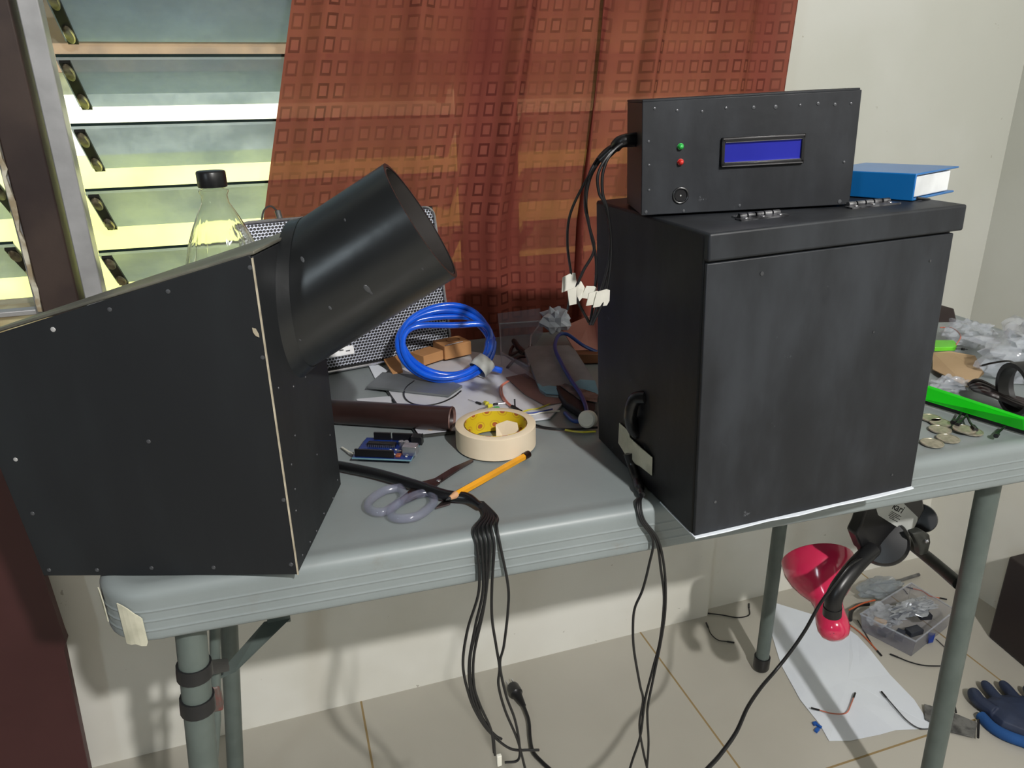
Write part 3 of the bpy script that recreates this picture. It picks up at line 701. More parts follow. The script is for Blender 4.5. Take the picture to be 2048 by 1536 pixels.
part('rim', MB().tube(rim(SX0+.001, SX1-.001, .001, SZ1-.001, .014), .0022, 8, True), 'chrome', spk)
q = SM.inverted() @ RP(682, 703, SM @ V((0, 0, 0)), SM.to_3x3() @ V((0, 1, 0)))
bd = part('badge', MB().bx((q.x-.018, -.003, q.z-.006), (q.x+.018, -.001, q.z+.006)), mat('silver_badge_glare', (250, 250, 252), .5, .1), spk, bevel=.0008)  # silver badge; the lamp's reflection is painted in as white
part('badge_mark', MB().bx((q.x-.012, -.0033, q.z+.0015), (q.x-.006, -.003, q.z+.003)).bx((q.x-.003, -.0033, q.z+.0012), (q.x+.003, -.003, q.z+.0028)).bx((q.x+.006, -.0033, q.z-.001), (q.x+.012, -.003, q.z+.0006)), 'nail', bd, smooth=False)
part('audio_plug', MB().tube([V((-.03, .01, SZ1-.002)), V((-.032, .01, SZ1+.012))], .004, 12).tube(smooth_path([V((-.032, .01, SZ1+.011)), V((-.04, .008, SZ1+.018)), V((-.05, .01, SZ1+.012)), V((-.055, .02, SZ1-.01))], 5), .0012, 6), 'pouch', spk)

# ------------------------------------------------------------ bottle
bp = PY(421, 345, .88); BX, BY, BT = bp.x, bp.y, bp.z+.004
bo = thing('water_bottle', 'clear plastic bottle with a black cap behind the wedge box', 'bottle', T((BX, BY, TZ)))
hh = BT-TZ
prof = [(.001, .002), (.028, 0), (.034, .004), (.0365, .012), (.0365, .03)]
for k in range(5): prof += [(.0365, .034+k*.012), (.0352, .038+k*.012)]
prof += [(.0425, hh-.165), (.0425, hh-.125), (.0395, hh-.100), (.034, hh-.080), (.027, hh-.062), (.020, hh-.046), (.0145, hh-.036), (.0135, hh-.028), (.0155, hh-.024), (.0155, hh-.022), (.0122, hh-.020), (.0122, hh-.004)]
bt = MB(); n = 48; vs = []
outer = prof; inner = [(max(r-.0006, .0005), z+(.0008 if z < .01 else 0)) for r, z in prof[::-1]]
def flute(r, z, i): return r*(1+.03*math.cos(16*2*math.pi*i/n)*(1 if hh-.16 < z < hh-.06 else 0))
allp = outer+inner
for r, z in allp:
    for i in range(n): a_ = 2*math.pi*i/n; rr = flute(r, z, i); vs.append(V((rr*math.cos(a_), rr*math.sin(a_), z)))
fs = [(k*n+i, k*n+(i+1) % n, k*n+n+(i+1) % n, k*n+n+i) for k in range(len(allp)-1) for i in range(n)]
fs.append(tuple(range(n))[::-1]); fs.append(tuple(range((len(allp)-1)*n, len(allp)*n)))
bt.add(vs, fs); part('bottle_body', bt, 'bottle', bo)
part('cap', MB().lathe([(.0148, hh-.019), (.0152, hh-.018), (.0152, hh-.004), (.0145, hh-.0025), (.0135, hh-.002)], None, 40), 'black_plastic', bo)

# ------------------------------------------------------------ notebook on cabinet
ctop = lambda x, y: (CB @ V((x, y, CH))).z
NBz = ctop(.19, .05)+.0012
Nn = V((.511, .495, NBz)); ndx = V((.93, .37, .0)).normalized()
NBm = frame(Nn, ndx, V((-.03, 0, 1)))   # local x: short edge to the right, y: back along the spine
nbk = thing('blue_notebook', 'bright blue notebook lying on the black cabinet beside the control box', 'notebook', NBm)
NL, NS, NT_ = .085, .080, .022
part('cover', MB().prism([V(p) for p in ((0, 0, 0), (NS+.004, 0, 0), (NS+.004, 0, .0018), (.002, 0, .0018), (.002, 0, NT_-.0018), (NS+.006, 0, NT_-.001), (NS+.006, 0, NT_+.0006), (0, 0, NT_))], (0, NL, 0)), 'blue_cover', nbk, bevel=.0008)
part('pages', MB().bx((.002, .002, .0022), (NS-.006, NL-.004, NT_-.0024)), 'pages', nbk, bevel=.001)
part('pen_loop', MB().tube(smooth_path([V((.006, -.001, .002)), V((.012, -.004, .001)), V((.018, -.006, -.0)), V((.02, -.003, .0))], 5), .0012, 8), 'black_plastic', nbk)

# ------------------------------------------------------------ wires from control box with paper tags
def wpath(name, pts, r, mt, label, cat='wire', group=None, per=8, n=8, root=None):
    o = obj(name, MB().tube(smooth_path(pts, per), r, n), mt, root)
    if root is None: tag(o, label, cat, group)
    return o
wy = .60
hub = KB @ V((0, .03, .058))
wires = [
 ([(1215, 300), (1170, 365), (1140, 430), (1135, 490), (1143, 555), (1140, 590), (1135, 620)], 'leftmost black wire hanging from the control box, ending beside the crumpled tissue'),
 ([(1222, 300), (1185, 345), (1172, 400), (1178, 450), (1188, 500), (1165, 545), (1152, 590), (1178, 645)], 'looped black wire from the control box carrying the folded tag second from left'),
 ([(1216, 296), (1180, 345), (1170, 405), (1180, 460), (1192, 520), (1190, 580), (1180, 650)], 'black wire from the control box with the small tag third from left'),
 ([(1225, 302), (1197, 345), (1198, 385), (1210, 410), (1221, 470), (1216, 530), (1200, 590), (1183, 650)], 'black wire from the control box crossing the cabinet top, with a square tag'),
 ([(1228, 300), (1207, 340), (1205, 385), (1215, 420), (1222, 480), (1219, 545), (1207, 600), (1184, 650)], 'rightmost black wire hanging from the control box over the cabinet side')]
tags = [((1137, 565), .0088, .3), ((1154, 590), .0080, .2), ((1178, 585), .0065, -.2), ((1186, 597), .0065, .1), ((1203, 597), .0080, .1)]
hw = []
for i, (pp_, lb) in enumerate(wires):
    yy = .66+(.0 if i > 2 else .02)
    ys = [hub.y-.01]+[yy]*(len(pp_)-1)
    pts = [hub+V((0, 0, .002*(i-2)))] + [PY(q[0], q[1], min(yy, hub.y+(k+1)*.015+.01) if k < 4 else yy+.0015*i) for k, q in enumerate(pp_)]
    if i == 3 or i == 4: pts = [hub+V((0, 0, .002*(i-2)))] + [PY(q[0], q[1], .595-.0015*i) if k > 3 else PY(q[0], q[1], .58) for k, q in enumerate(pp_)]
    if i in (1, 2): pts = [hub+V((0, 0, .002*(i-2)))] + [PY(q[0], q[1], .60+.003*i) for k, q in enumerate(pp_)]
    o = wpath('wire', pts, .0013, 'cable', lb, group='wires hanging from the control box')
    (tx, ty), s, an = tags[i]; yy = pts[-2].y-.002
    c = PY(tx, ty, yy); ax = V((math.cos(an), 0, math.sin(an))); ay = V((-math.sin(an)*.8, -.2, math.cos(an)))
    tg = MB().prism([c-ax*s-ay*s*.9, c+ax*s*.7-ay*s, c+ax*s-ay*s*.5, c+ax*s+ay*s*.8, c+ax*s*.6+ay*s, c-ax*s*.6+ay*s*.9], (0, .0008, 0)) if i != 1 else MB().prism([c-ax*s-ay*s, c-ax*.001-ay*s*1.1, c+ax*.000+ay*s, c-ax*s*1.1+ay*s*.9], (0, .0008, 0)).prism([c-ay*s*1.1, c+ax*s*1.6-ay*s*.3+V((0, .006, 0)), c+ax*s*.9+ay*s*1.3+V((0, .006, 0)), c+ay*s], (0, .0008, 0))
    obj('paper_tag', tg, 'paper_tag', o, smooth=False)
obj('cable_sleeve', MB().tube(smooth_path([hub+V((.01, .0, .002)), PY(1245, 282, hub.y), PY(1228, 296, hub.y+.01), PY(1200, 322, .6)], 5), [.0052]*10+[.004]*6, 12), 'sleeve', ctl)

# ------------------------------------------------------------ cable bundle from viewer box over the table edge
T1 = TZ+.0065
def EY(x): return .545+math.tan(TA)*(x+.172)     # front edge y at x
sl = [P(668, 930, T1), P(700, 936, T1), P(760, 949, T1), P(830, 970, T1), P(890, 990, T1), P(935, 996, T1), P(962, 1012, T1)]
cb = thing('cable_bundle', 'thick black cable from the wedge box splitting into wires over the table edge', 'cable', T((sl[3].x, sl[3].y, TZ)))
obj('sleeve', MB().tube(smooth_path(sl, 6), [.0052]*30+[.0048, .0045, .004, .0036, .0032, .003, .003], 14), 'sleeve', cb)
def hang(edge_px, pix, y0=None, rise=.003):
    st = P(956+edge_px*.3, 1004, TZ+.004); md = P(968+edge_px*.8, 1030+edge_px*.1, TZ+.0028); e = P(961+edge_px*1.45, 1085-edge_px*.25, TZ+.003); e = V((e.x, EY(e.x)+.006, TZ+.0028)); e2 = V((e.x, EY(e.x)-.0028, TZ-.010))
    pts = [st, md, e, e2]
    for (x, y) in pix: pts.append(PY(x, y, EY(e.x)-.006))
    return pts
strands = [
 (0, [(958, 1180), (935, 1260), (926, 1330), (938, 1390), (955, 1430), (980, 1465), (1020, 1497), (1060, 1500), (1078, 1500)]),
 (6, [(966, 1180), (950, 1255), (938, 1330), (944, 1395), (968, 1445), (990, 1470), (1003, 1478)]),
 (12, [(972, 1180), (960, 1240), (941, 1310), (943, 1370), (962, 1430), (985, 1470), (990, 1510)]),
 (18, [(974, 1170), (966, 1225), (948, 1310), (948, 1370), (960, 1410), (982, 1460), (988, 1505)]),
 (24, [(984, 1170), (984, 1235), (992, 1290), (999, 1335), (997, 1370), (1010, 1420), (1035, 1480), (1050, 1536)]),
 (32, [(1016, 1170), (1016, 1220), (1008, 1290), (1000, 1330), (1012, 1390), (1030, 1440), (1039, 1490), (1036, 1520), (1010, 1525)])]
for i, (e, px) in enumerate(strands):
    o = obj('wire_strand', MB().tube(smooth_path(hang(e, px), 8), .0013, 8), 'cable', cb)
q = PY(998, 1520, EY(.16)-.006); obj('wire_connector', MB().box(q, (.005, .004, .013)), 'paper_tag', cb, bevel=.0008, label='small white connector on wire end')
# bundle from the cabinet
q0 = SL(1272, 930); q0 = CB @ V((-.004, q0.y, q0.z)); q1 = CB @ V((-.006, SL(1268, 905).y, SL(1268, 905).z))
cb2 = thing('cable_bundle', 'black wires coming from the side of the black cabinet and hanging over the table edge', 'cable', T((q0.x, q0.y, TZ)))
qe = P(1284, 990, TZ+.004)
obj('sleeve', MB().tube(smooth_path([q1, q0, P(1274, 960, TZ+.005), P(1279, 975, TZ+.005), qe], 6), [.005]*10+[.0045]*10+[.003]*5, 12), 'sleeve', cb2)
for i, px in enumerate(([(1306, 1080), (1298, 1130), (1285, 1180), (1270, 1215), (1266, 1250), (1268, 1300), (1280, 1370), (1286, 1400), (1279, 1450), (1286, 1500), (1300, 1560)],
                        [(1312, 1080), (1322, 1140), (1328, 1200), (1320, 1280), (1305, 1340), (1290, 1400), (1281, 1470), (1265, 1520), (1256, 1550)],
                        [(1316, 1080), (1329, 1140), (1331, 1210), (1324, 1270), (1308, 1350), (1296, 1410), (1295, 1440), (1297, 1490), (1292, 1560)])):
    e = P(1296+i*4, 1030, TZ+.003); e = V((e.x, EY(e.x)+.005, TZ+.003)); e2 = V((e.x, EY(e.x)-.003, TZ-.010))
    pts = [qe+V((0, 0, -.001)), e, e2]+[PY(x, y, EY(e.x)-.006-.001*i) for x, y in px]
    obj('wire_strand', MB().tube(smooth_path(pts, 8), .0013, 8), 'cable', cb2)

# ------------------------------------------------------------ coil of blue tube
cc = V((.206, .938, TZ+.047)); ca = R(-6); th = R(40)
E1 = V((math.cos(ca), math.sin(ca), 0)); E2 = V((-math.sin(ca)*math.cos(th), math.cos(ca)*math.cos(th), math.sin(th))); E3 = E1.cross(E2)
coil = thing('tube_coil', 'coil of bright blue tubing held by a band of tape', 'tube', T((cc.x, cc.y, TZ)))
pts = []; loops = 7; NN = 44
LP = [(.0655, .000, .000, -.009, 0), (.0600, .003, -.006, -.003, 0), (.0640, -.002, .003, .004, 0), (.0570, .004, -.002, .009, .030), (.0620, -.004, -.009, .006, 0), (.0655, .001, .001, .001, .020), (.0590, -.003, -.004, -.006, 0), (.0640, 0, 0, -.002, 0)]
for k in range(loops*NN+1):
    a_ = 2*math.pi*k/NN; i = k//NN; f = (k % NN)/NN; j = min(i+1, loops); f = f*f*(3-2*f)
    rr, ox, oy, oz, sg = [LP[i][q_]*(1-f)+LP[j][q_]*f for q_ in range(5)]
    gth = (.5*(1+math.cos(a_-R(-48))))**3   # gathered under the tape band
    rr = rr*(1-gth)+(.0610+.0045*math.sin(i*2.1))*gth
    sag = sg*max(0, math.sin(a_))**2
    pts.append(cc+E1*(rr*math.cos(a_)+ox*(1-gth))+E2*((rr-.004)*math.sin(a_)+oy*(1-gth)-sag*1.2)+E3*(oz*(1-gth)+.0045*math.cos(i*2.1)*gth))
st = -1
k0 = int(NN*(310/360))
pts = pts[k0:]
endp = [pts[0], pts[0]*.5+P(985, 744, TZ+.006)*.5, P(1000, 741, TZ+.006)]
for p_ in pts: p_.z = max(p_.z, TZ+.0048)
tube_mb = MB().tube(pts, .0043, 10)
obj('tubing', tube_mb, 'blue_tube', coil)
a_ = R(-48); bc = cc+E1*.064*math.cos(a_)+E2*.058*math.sin(a_)
obj('tube_end', MB().tube(smooth_path([bc, bc*.5+P(1003, 741, TZ+.010)*.5, P(1003, 741, TZ+.010)], 5), .0043, 10), 'blue_tube', coil)
tdir = (-E1*math.sin(a_)+E2*math.cos(a_)).normalized()
obj('tape_band', MB().lathe([(.0125, -.010), (.0132, 0), (.0125, .010)], align(bc, tdir, E3) @ Matrix.Diagonal((.85, 1.1, 1, 1)), 24, False, False), 'label', coil, solid=.0006, label='white tape band')

# ------------------------------------------------------------ things on the table
def slab(name, px, z, th_, mt, label=None, cat=None, parent=None, bevel=0, group=None, smooth=False):
    mb = MB().prism([P(x, y, z) for x, y in px], (0, 0, th_)); o = obj(name, mb, mt, parent, smooth=smooth, bevel=bevel)
    if label and parent is None: tag(o, label, cat, group)
    return o
wb_ = thing('white_board', 'white board with thin black edges lying flat under the coil and tape roll', 'board', T((.22, .85, TZ)))
bpoly = [(752, 738), (842, 871), (1062, 858), (1128, 800), (1068, 760), (1010, 735), (930, 700)]
bpoly = [(757, 760), (838, 874), (930, 862), (1100, 838), (1135, 800), (1010, 715), (900, 700)]
slab('board_panel', bpoly, TZ+.0003, .0022, 'white_board', parent=wb_)
def edge(p, q, w_=.0018, h_=.003, mt='black_plastic', par=wb_, nm='edge_strip'):
    a, b = P(*p, TZ), P(*q, TZ); d = (b-a).normalized(); n = V((-d.y, d.x, 0))*w_
    obj(nm, MB().prism([a-n, b-n, b+n*.2, a+n*.2], (0, 0, h_)), mt, par, smooth=False)
edge((757, 757), (838, 875)); edge((838, 875), (935, 863), mt='brace')
slab('paper_scrap', [(738, 733), (757, 731), (776, 742), (750, 757)], TZ+.0006, .0008, 'paper', 'small white scrap beside the cardboard corner', 'paper')
slab('metal_strip', [(733, 777), (765, 748), (880, 757), (925, 775), (897, 795), (880, 793)], TZ+.0032, .003, 'silver_sheet', 'dull grey flat strip under the blue coil', 'strip', bevel=.0005)
slab('plastic_ruler', [(713, 800), (783, 794), (783, 806), (716, 806)], TZ+.0006, .0015, 'white_board', 'short white plastic strip behind the brown tube', 'strip')
# cartons inside the coil
def carton(name, c, dims, rz, label, rx=0):
    m = T(c) @ Matrix.Rotation(rz, 4, 'Z') @ Matrix.Rotation(rx, 4, 'X')
    t = thing(name, label, 'box', m); part('carton_body', MB().bx((-dims[0]/2, -dims[1]/2, 0), (dims[0]/2, dims[1]/2, dims[2])), 'cardboard', t, bevel=.0008); return t
zc = TZ+.0064
pa = P(855, 715, TZ+.012)
t = carton('cardboard_box', V((pa.x, pa.y+.004, zc)), (.036, .030, .014), R(28), 'small brown carton on the left inside the blue coil')
pa = P(905, 705, TZ+.012)
t2 = carton('cardboard_box', V((pa.x+.002, pa.y+.010, zc)), (.044, .036, .020), R(16), 'small brown carton with a round mark inside the blue coil')
part('round_mark', MB().tube([V((.004+.010*math.cos(a_*.4), .004+.010*math.sin(a_*.4), .0202)) for a_ in range(16)], .0006, 6, True), mat('carton_crease', (140, 95, 58), .8), t2)
part('pin', MB().tube([V((-.020, -.016, .0208)), V((.010, -.014, .0208))], .0008, 8), 'chrome', t2)
cs = MB().prism([P(768, 722, TZ+.012), P(798, 714, TZ+.014), P(806, 745, TZ+.006), P(786, 752, TZ+.004)], (0, .001, .0025))
tag(obj('cardboard_offcut', cs, 'cardboard', smooth=False), 'torn brown cardboard offcut left of the blue coil', 'cardboard')
# brown tube
a, b = P(655, 822, TZ+.0145), P(905, 838, TZ+.0145)
bt_ = thing('brown_tube', 'thick dark brown tube lying between the boxes and the tape roll', 'tube', T(((a.x+b.x)/2, (a.y+b.y)/2, TZ)))
m_ = align(a-(b-a)*.25, b-a); Lb = (b-a).length*1.25
obj('tube_body', MB().lathe([(.0142, 0), (.0142, Lb-.004), (.0146, Lb-.001), (.0135, Lb), (.0115, Lb-.003), (.0115, Lb-.03), (.001, Lb-.03)], m_, 32, True, False), 'brown_tube', bt_)
obj('chipped_end', MB().lathe([(.0146, Lb-.001), (.0138, Lb+.0004), (.0112, Lb-.002)], m_, 32, False, False), mat('chipped_brown_end', (120, 92, 84), .5, c2=(70, 46, 42), scale=90), bt_)
tag(obj('glue_drop', MB().ball(P(863, 856, TZ+.003), .006, 16, (1, 1, .35)), 'tan_blob'), 'tan glossy drop of dried glue on the white board corner', 'glue')
# masking tape roll
tc = P(991, 848, TZ+.024); to_ = .0435; ti = .0335; hgt = .0245
tc = V((tc.x, tc.y, TZ)); tr_ = thing('masking_tape_roll', 'cream masking tape roll with a yellow printed core', 'tape roll', T(tc))
part('tape', MB().lathe([(to_-.0006, 0), (to_, .0006), (to_, hgt-.0006), (to_-.0008, hgt), (ti+.001, hgt), (ti+.001, 0)], T((0, 0, .0006)), 96, False, False), 'tape_side', tr_)
cm = MB(); n = 72; vs = []; 
for z in (0, hgt): vs += [V((ti*math.cos(2*math.pi*i/n), ti*math.sin(2*math.pi*i/n), z+.0006)) for i in range(n+1)]
cm.add(vs, [(i, i+1, n+1+i+1, n+1+i)[::-1] for i in range(n)]); cm.uv = [(i/n, z) for z in (0, 1) for i in range(n+1)]
part('core', cm, 'core', tr_, label='yellow core printed with brown round emblems')
fl_ = MB().add([V((.012, .014, .002)), V((.030, .006, .001)), V((.028, .010, .017)), V((.018, .016, .019)), V((.006, .020, .014)), V((.004, .012, .001))], [(0, 1, 2, 3), (0, 3, 4, 5)])
part('tape_flap', fl_, 'tape_side', tr_, solid=.0006, smooth=False)
# pencil
a = P(893, 1000, TZ+.0102); b = P(1057, 906, TZ+.0040); b = P(1057, 908, TZ+.0045)
pm_ = align(a, b-a); PL = (b-a).length
pc = thing('pencil', 'short yellow pencil with a worn end lying across the black cable', 'pencil', pm_)
part('barrel', MB().lathe([(.0037, .013), (.0037, PL-.009)], None, 6), 'pencil', pc, angle=20)
part('sharpened_wood', MB().lathe([(.0019, .0045), (.0037, .0132)], None, 14), 'pencil_wood', pc)
part('graphite_tip', MB().lathe([(.0002, -.001), (.0019, .0047)], None, 10), 'graphite', pc)
fe = part('ferrule', MB().lathe([(.0038, PL-.009), (.0039, PL-.006), (.0036, PL-.005), (.0039, PL-.004), (.0038, PL)], None, 20), mat('dark_brass', (70, 50, 40), .35, .8), pc)
part('eraser_stub', MB().lathe([(.0030, PL), (.0026, PL+.0006)], None, 16), 'pencil_wood', fe)
# scissors
sci = thing('scissors', 'scissors with clear plastic handles half under the black cable', 'scissors', T((P(850, 985).x, P(850, 985).y, TZ)))
def flat(pts, z, th_): return MB().prism([P(x, y, z) for x, y in pts], (0, 0, th_))
obj('blade', flat([(852, 976), (866, 962), (905, 938), (944, 921), (947, 924), (920, 940), (880, 967), (862, 985)], TZ+.0008, .002), 'blade', sci, smooth=False)
obj('blade', flat([(800, 1000), (838, 968), (862, 962), (885, 955), (880, 968), (850, 990), (806, 1008)], TZ+.003, .002), 'blade', sci, smooth=False)
obj('blade', flat([(872, 1018), (888, 1002), (905, 1000), (900, 1010)], TZ+.0008, .0016), 'blade', sci, smooth=False)
obj('pivot_screw', MB().ball(P(877, 961, TZ+.005), .0022, 12, (1, 1, .4)), 'chrome', sci)
def loop(px, z=.0042):
    return MB().tube(smooth_path([P(x, y, TZ+z) for x, y in px]+[P(*px[0], TZ+z)], 6)[:-1], .0043, 10, True)
obj('handle', loop([(800, 975), (770, 981), (744, 997), (736, 1012), (746, 1022), (766, 1024), (788, 1012), (808, 994)]), 'clear_handle', sci)
obj('handle', loop([(860, 984), (835, 989), (805, 1002), (784, 1018), (784, 1032), (802, 1037), (832, 1033), (856, 1018), (868, 1002)]), 'clear_handle', sci)
# microcontroller board
ma, mb_ = P(704, 915, TZ+.006), P(822, 920, TZ+.006); MW = (mb_-ma).length
Mm = frame(V((ma.x, ma.y, TZ+.0045)), (mb_-ma).xy.to_3d()); MDp = MW*.78
mc = thing('microcontroller_board', 'blue circuit board with black pin headers and a silver usb socket', 'circuit board', Mm)
part('board', MB().bx((0, 0, 0), (MW, MDp, .0016)), 'pcb', mc, bevel=.0002)
part('board_edge', MB().bx((-.0002, -.0003, .0), (MW+.0002, .0002, .0016)).bx((MW-.0001, -.0002, 0), (MW+.0003, MDp, .0016)), 'pcb_edge', mc, smooth=False)
for (x0, x1, y) in ((.016/.0686*MW, .95*MW*.95, .0015), ):
    part('pin_header', MB().bx((.04*MW, .002, .0016), (.70*MW, .0045, .0100)), 'header', mc, bevel=.0002)
part('pin_header', MB().bx((.16*MW, MDp-.005, .0016), (.46*MW, MDp-.0025, .0100)), 'header', mc, bevel=.0002)
part('pin_header', MB().bx((.49*MW, MDp-.005, .0016), (.86*MW, MDp-.0025, .0100)), 'header', mc, bevel=.0002)
ch = part('chip', MB().bx((.13*MW, MDp*.52, .0022), (.62*MW, MDp*.66, .0060)), 'header', mc, bevel=.0003)
pn = MB()
for k in range(14):
    x = (.15+.45*k/13)*MW
    pn.bx((x, MDp*.66, .0018), (x+.0008, MDp*.66+.001, .0048)).bx((x, MDp*.52-.001, .0018), (x+.0008, MDp*.52, .0048))
part('chip_pins', pn, 'chrome', ch, smooth=False)
part('usb_socket', MB().bx((MW*.82, MDp*.16, .0016), (MW*1.06, MDp*.40, .0120)), 'chrome', mc, bevel=.0006)
part('power_jack', MB().bx((MW*.86, MDp*.70, .0016), (MW*1.05, MDp*.88, .0110)).tube([V((MW*.9, MDp*.79, .010)), V((MW*1.05, MDp*.79, .010))], .0035, 14), 'black_plastic', mc, bevel=.0004)
for x in (.70, .79): part('capacitor', MB().lathe([(.0030, .0016), (.0030, .0066), (.0026, .007)], T((x*MW, MDp*.66, 0)), 18), 'chrome', mc)
part('crystal', MB().bx((.70*MW, .30*MDp, .0016), (.78*MW, .36*MDp, .004)), 'chrome', mc, bevel=.0008)
part('reset_button', MB().bx((.72*MW, .08*MDp, .0016), (.80*MW, .20*MDp, .004)), mat('copper_part', (185, 105, 75), .4, .4), mc, bevel=.0004)
rs = MB()
for x, y in ((.66, .2), (.74, .48), (.64, .42), (.83, .5), (.24, .36), (.55, .40), (.88, .12), (.8, .6)): rs.bx((x*MW, y*MDp, .0016), (x*MW+.002, y*MDp+.001, .0026))
part('surface_parts', rs, 'paper_tag', mc, smooth=False)
part('board_leg', MB().bx((.03*MW, .01, -.0045), (.06*MW, .014, 0)).bx((.9*MW, .01, -.0045), (.93*MW, .014, 0)).bx((.5*MW, MDp-.012, -.0045), (.53*MW, MDp-.008, 0)), 'header', mc, smooth=False)
wpath('jumper_wire', [P(684, 895, TZ+.002), P(692, 900, TZ+.003), P(700, 905, TZ+.0045), P(706, 906, TZ+.007)], .0011, 'paper_tag', 'short white wire at the left corner of the blue circuit board')
# thin black wire loop on the white board
wpath('thin_wire', [P(828, 762, TZ+.006), P(812, 775, TZ+.006), P(808, 792, TZ+.004), P(822, 806, TZ+.003), P(850, 811, TZ+.003), P(880, 806, TZ+.003), P(905, 795, TZ+.003), P(922, 782, TZ+.003)], .0010, 'cable', 'thin black wire looping over the white board')
# leds and resistors
def led(px, py, mt, label, dx):
    c = P(px, py, TZ+.0050); t = thing('led', label, 'led', T((c.x, c.y, TZ+.0025)), 'leds on the white board')
    d = V((dx[0], dx[1], 0)).normalized(); m_ = align(c, d)
    obj('led_bulb', MB().lathe([(.0028, -.003), (.0025, -.002), (.0025, .002), (.0017, .0038), (.0003, .0044)], m_, 14), mt, t)
    n_ = V((-d.y, d.x, 0))
    obj('led_leads', MB().tube([c-d*.003+n_*.001, c-d*.016+n_*.0016-V((0, 0, .002))], .0004, 5).tube([c-d*.003-n_*.001, c-d*.014-n_*.0016-V((0, 0, .002))], .0004, 5), 'chrome', t)
led(972, 806, 'led_y', 'yellow led at the back beside the tape roll', (-.3, 1)); led(979, 812, 'led_y', 'yellow led just in front of the other yellow one', (1, .2)); led(993, 817, 'led_g', 'small green led behind the tape roll', (1, -.1))
def resistor(p, q, label):
    a, b = P(*p, TZ+.004), P(*q, TZ+.004); t = thing('resistor', label, 'component', T((a.x, a.y, TZ+.0025)), 'loose components on the white board')
    obj('leads', MB().tube([a, b], .0004, 6), 'chrome', t); d = (b-a)
    obj('resistor_body', MB().tube([a+d*.42, a+d*.46, a+d*.66, a+d*.7], [.0010, .0016, .0016, .0010], 10), 'black_plastic', t)
resistor((936, 799), (974, 812), 'dark component with long leads left of the yellow leds'); resistor((1012, 806), (975, 810), 'dark component right of the yellow leds')
# salmon wires and black splitter
sw = thing('salmon_wires', 'pair of salmon wires ending in a black connector behind the tape roll', 'wire', T((P(1015, 800).x, P(1015, 800).y, TZ+.0025)))
for k in (0, 1):
    obj('wire_strand', MB().tube(smooth_path([P(1015+k*3, 762, TZ+.010), P(1002+k*3, 772, TZ+.008), P(1001+k*4, 788, TZ+.005), P(1010+k*4, 803, TZ+.005), P(1026+k*3, 816, TZ+.005)], 6), .0009, 7), 'salmon', sw)
obj('connector', MB().tube([P(1024, 813, TZ+.006), P(1042, 824, TZ+.005)], .0025, 8).tube([P(1030, 816, TZ+.006), P(1029, 798, TZ+.016)], .0010, 6), 'black_plastic', sw)
for px, mt, lb in (([(1044, 824), (1060, 819), (1075, 817), (1100, 808)], 'yellow', 'yellow wire behind the tape roll'), ([(1044, 827), (1062, 826), (1082, 823), (1105, 818)], 'blue_bit', 'blue wire behind the tape roll'), ([(1046, 829), (1066, 829), (1084, 825), (1120, 822)], 'paper_tag', 'white wire behind the tape roll')):
    wpath('jumper_wire', [P(x, y, TZ+.0038) for x, y in px], .0009, mt, lb)
wpath('thin_cable', [P(1068, 849, TZ+.0035), P(1090, 855, TZ+.002), P(1120, 858, TZ+.002), P(1150, 858, TZ+.002), P(1195, 855, TZ+.002)], .0014, 'cable', 'black cord between the tape roll and the cabinet')
wpath('jumper_wire', [P(1130, 860, TZ+.002), P(1160, 864, TZ+.002), P(1192, 863, TZ+.002)], .0012, 'yellow', 'yellow wire beside the cabinet foot')
# clear case
cp_ = [P(1003, 735), P(1058, 764), P(1062, 700), P(1085, 668), P(1000, 674)]
cl = thing('clear_case', 'open clear plastic case with dark cables inside, behind the grey device', 'case', T((P(1060, 715).x, P(1060, 715).y, TZ)))
mb = MB(); hts = .022
for i in range(5):
    a, b = cp_[i], cp_[(i+1) % 5]; n_ = V((b.y-a.y, a.x-b.x, 0)).normalized()*.001
    mb.prism([a, b, b+V((0, 0, hts)), a+V((0, 0, hts))], n_)
mb.prism([p+V((0, 0, .0008)) for p in cp_], (0, 0, .001)); obj('case_walls', mb, 'clear_box', cl, smooth=False)
obj('case_rim', MB().tube([p+V((0, 0, hts)) for p in cp_], .0012, 6, True), 'clear_bag', cl)
lid = MB().prism([cp_[3]+V((0, .004, .012)), cp_[4]+V((0, .004, .012)), cp_[4]+V((.0, .010, .036)), cp_[3]+V((0, .010, .040))], (0, .001, 0)); obj('case_lid', lid, 'clear_box', cl, smooth=False)
wpath('coiled_cable', [P(1015, 735, TZ+.004), P(1035, 715, TZ+.006), P(1060, 712, TZ+.010), P(1045, 700, TZ+.012), P(1020, 710, TZ+.008), P(1030, 690, TZ+.01), P(1052, 702, TZ+.013), P(1062, 690, TZ+.012)], .0022, mat('dark_red_cable', (60, 34, 34), .5), 'dark red cable inside the clear case', 'cable')
wpath('coiled_cable', [P(1028, 682, TZ+.012), P(1040, 700, TZ+.012), P(1050, 708, TZ+.010)], .0042, 'black_plastic', 'thick black plug inside the clear case', 'cable')
slab('brown_sheet', [(1012, 756), (1050, 748), (1110, 790), (1126, 806), (1090, 812), (1050, 790)], TZ+.0030, .001, mat('dusky_pink_sheet', (140, 108, 104), .6), 'dusky pink plastic scrap beside the salmon wires', 'scrap')
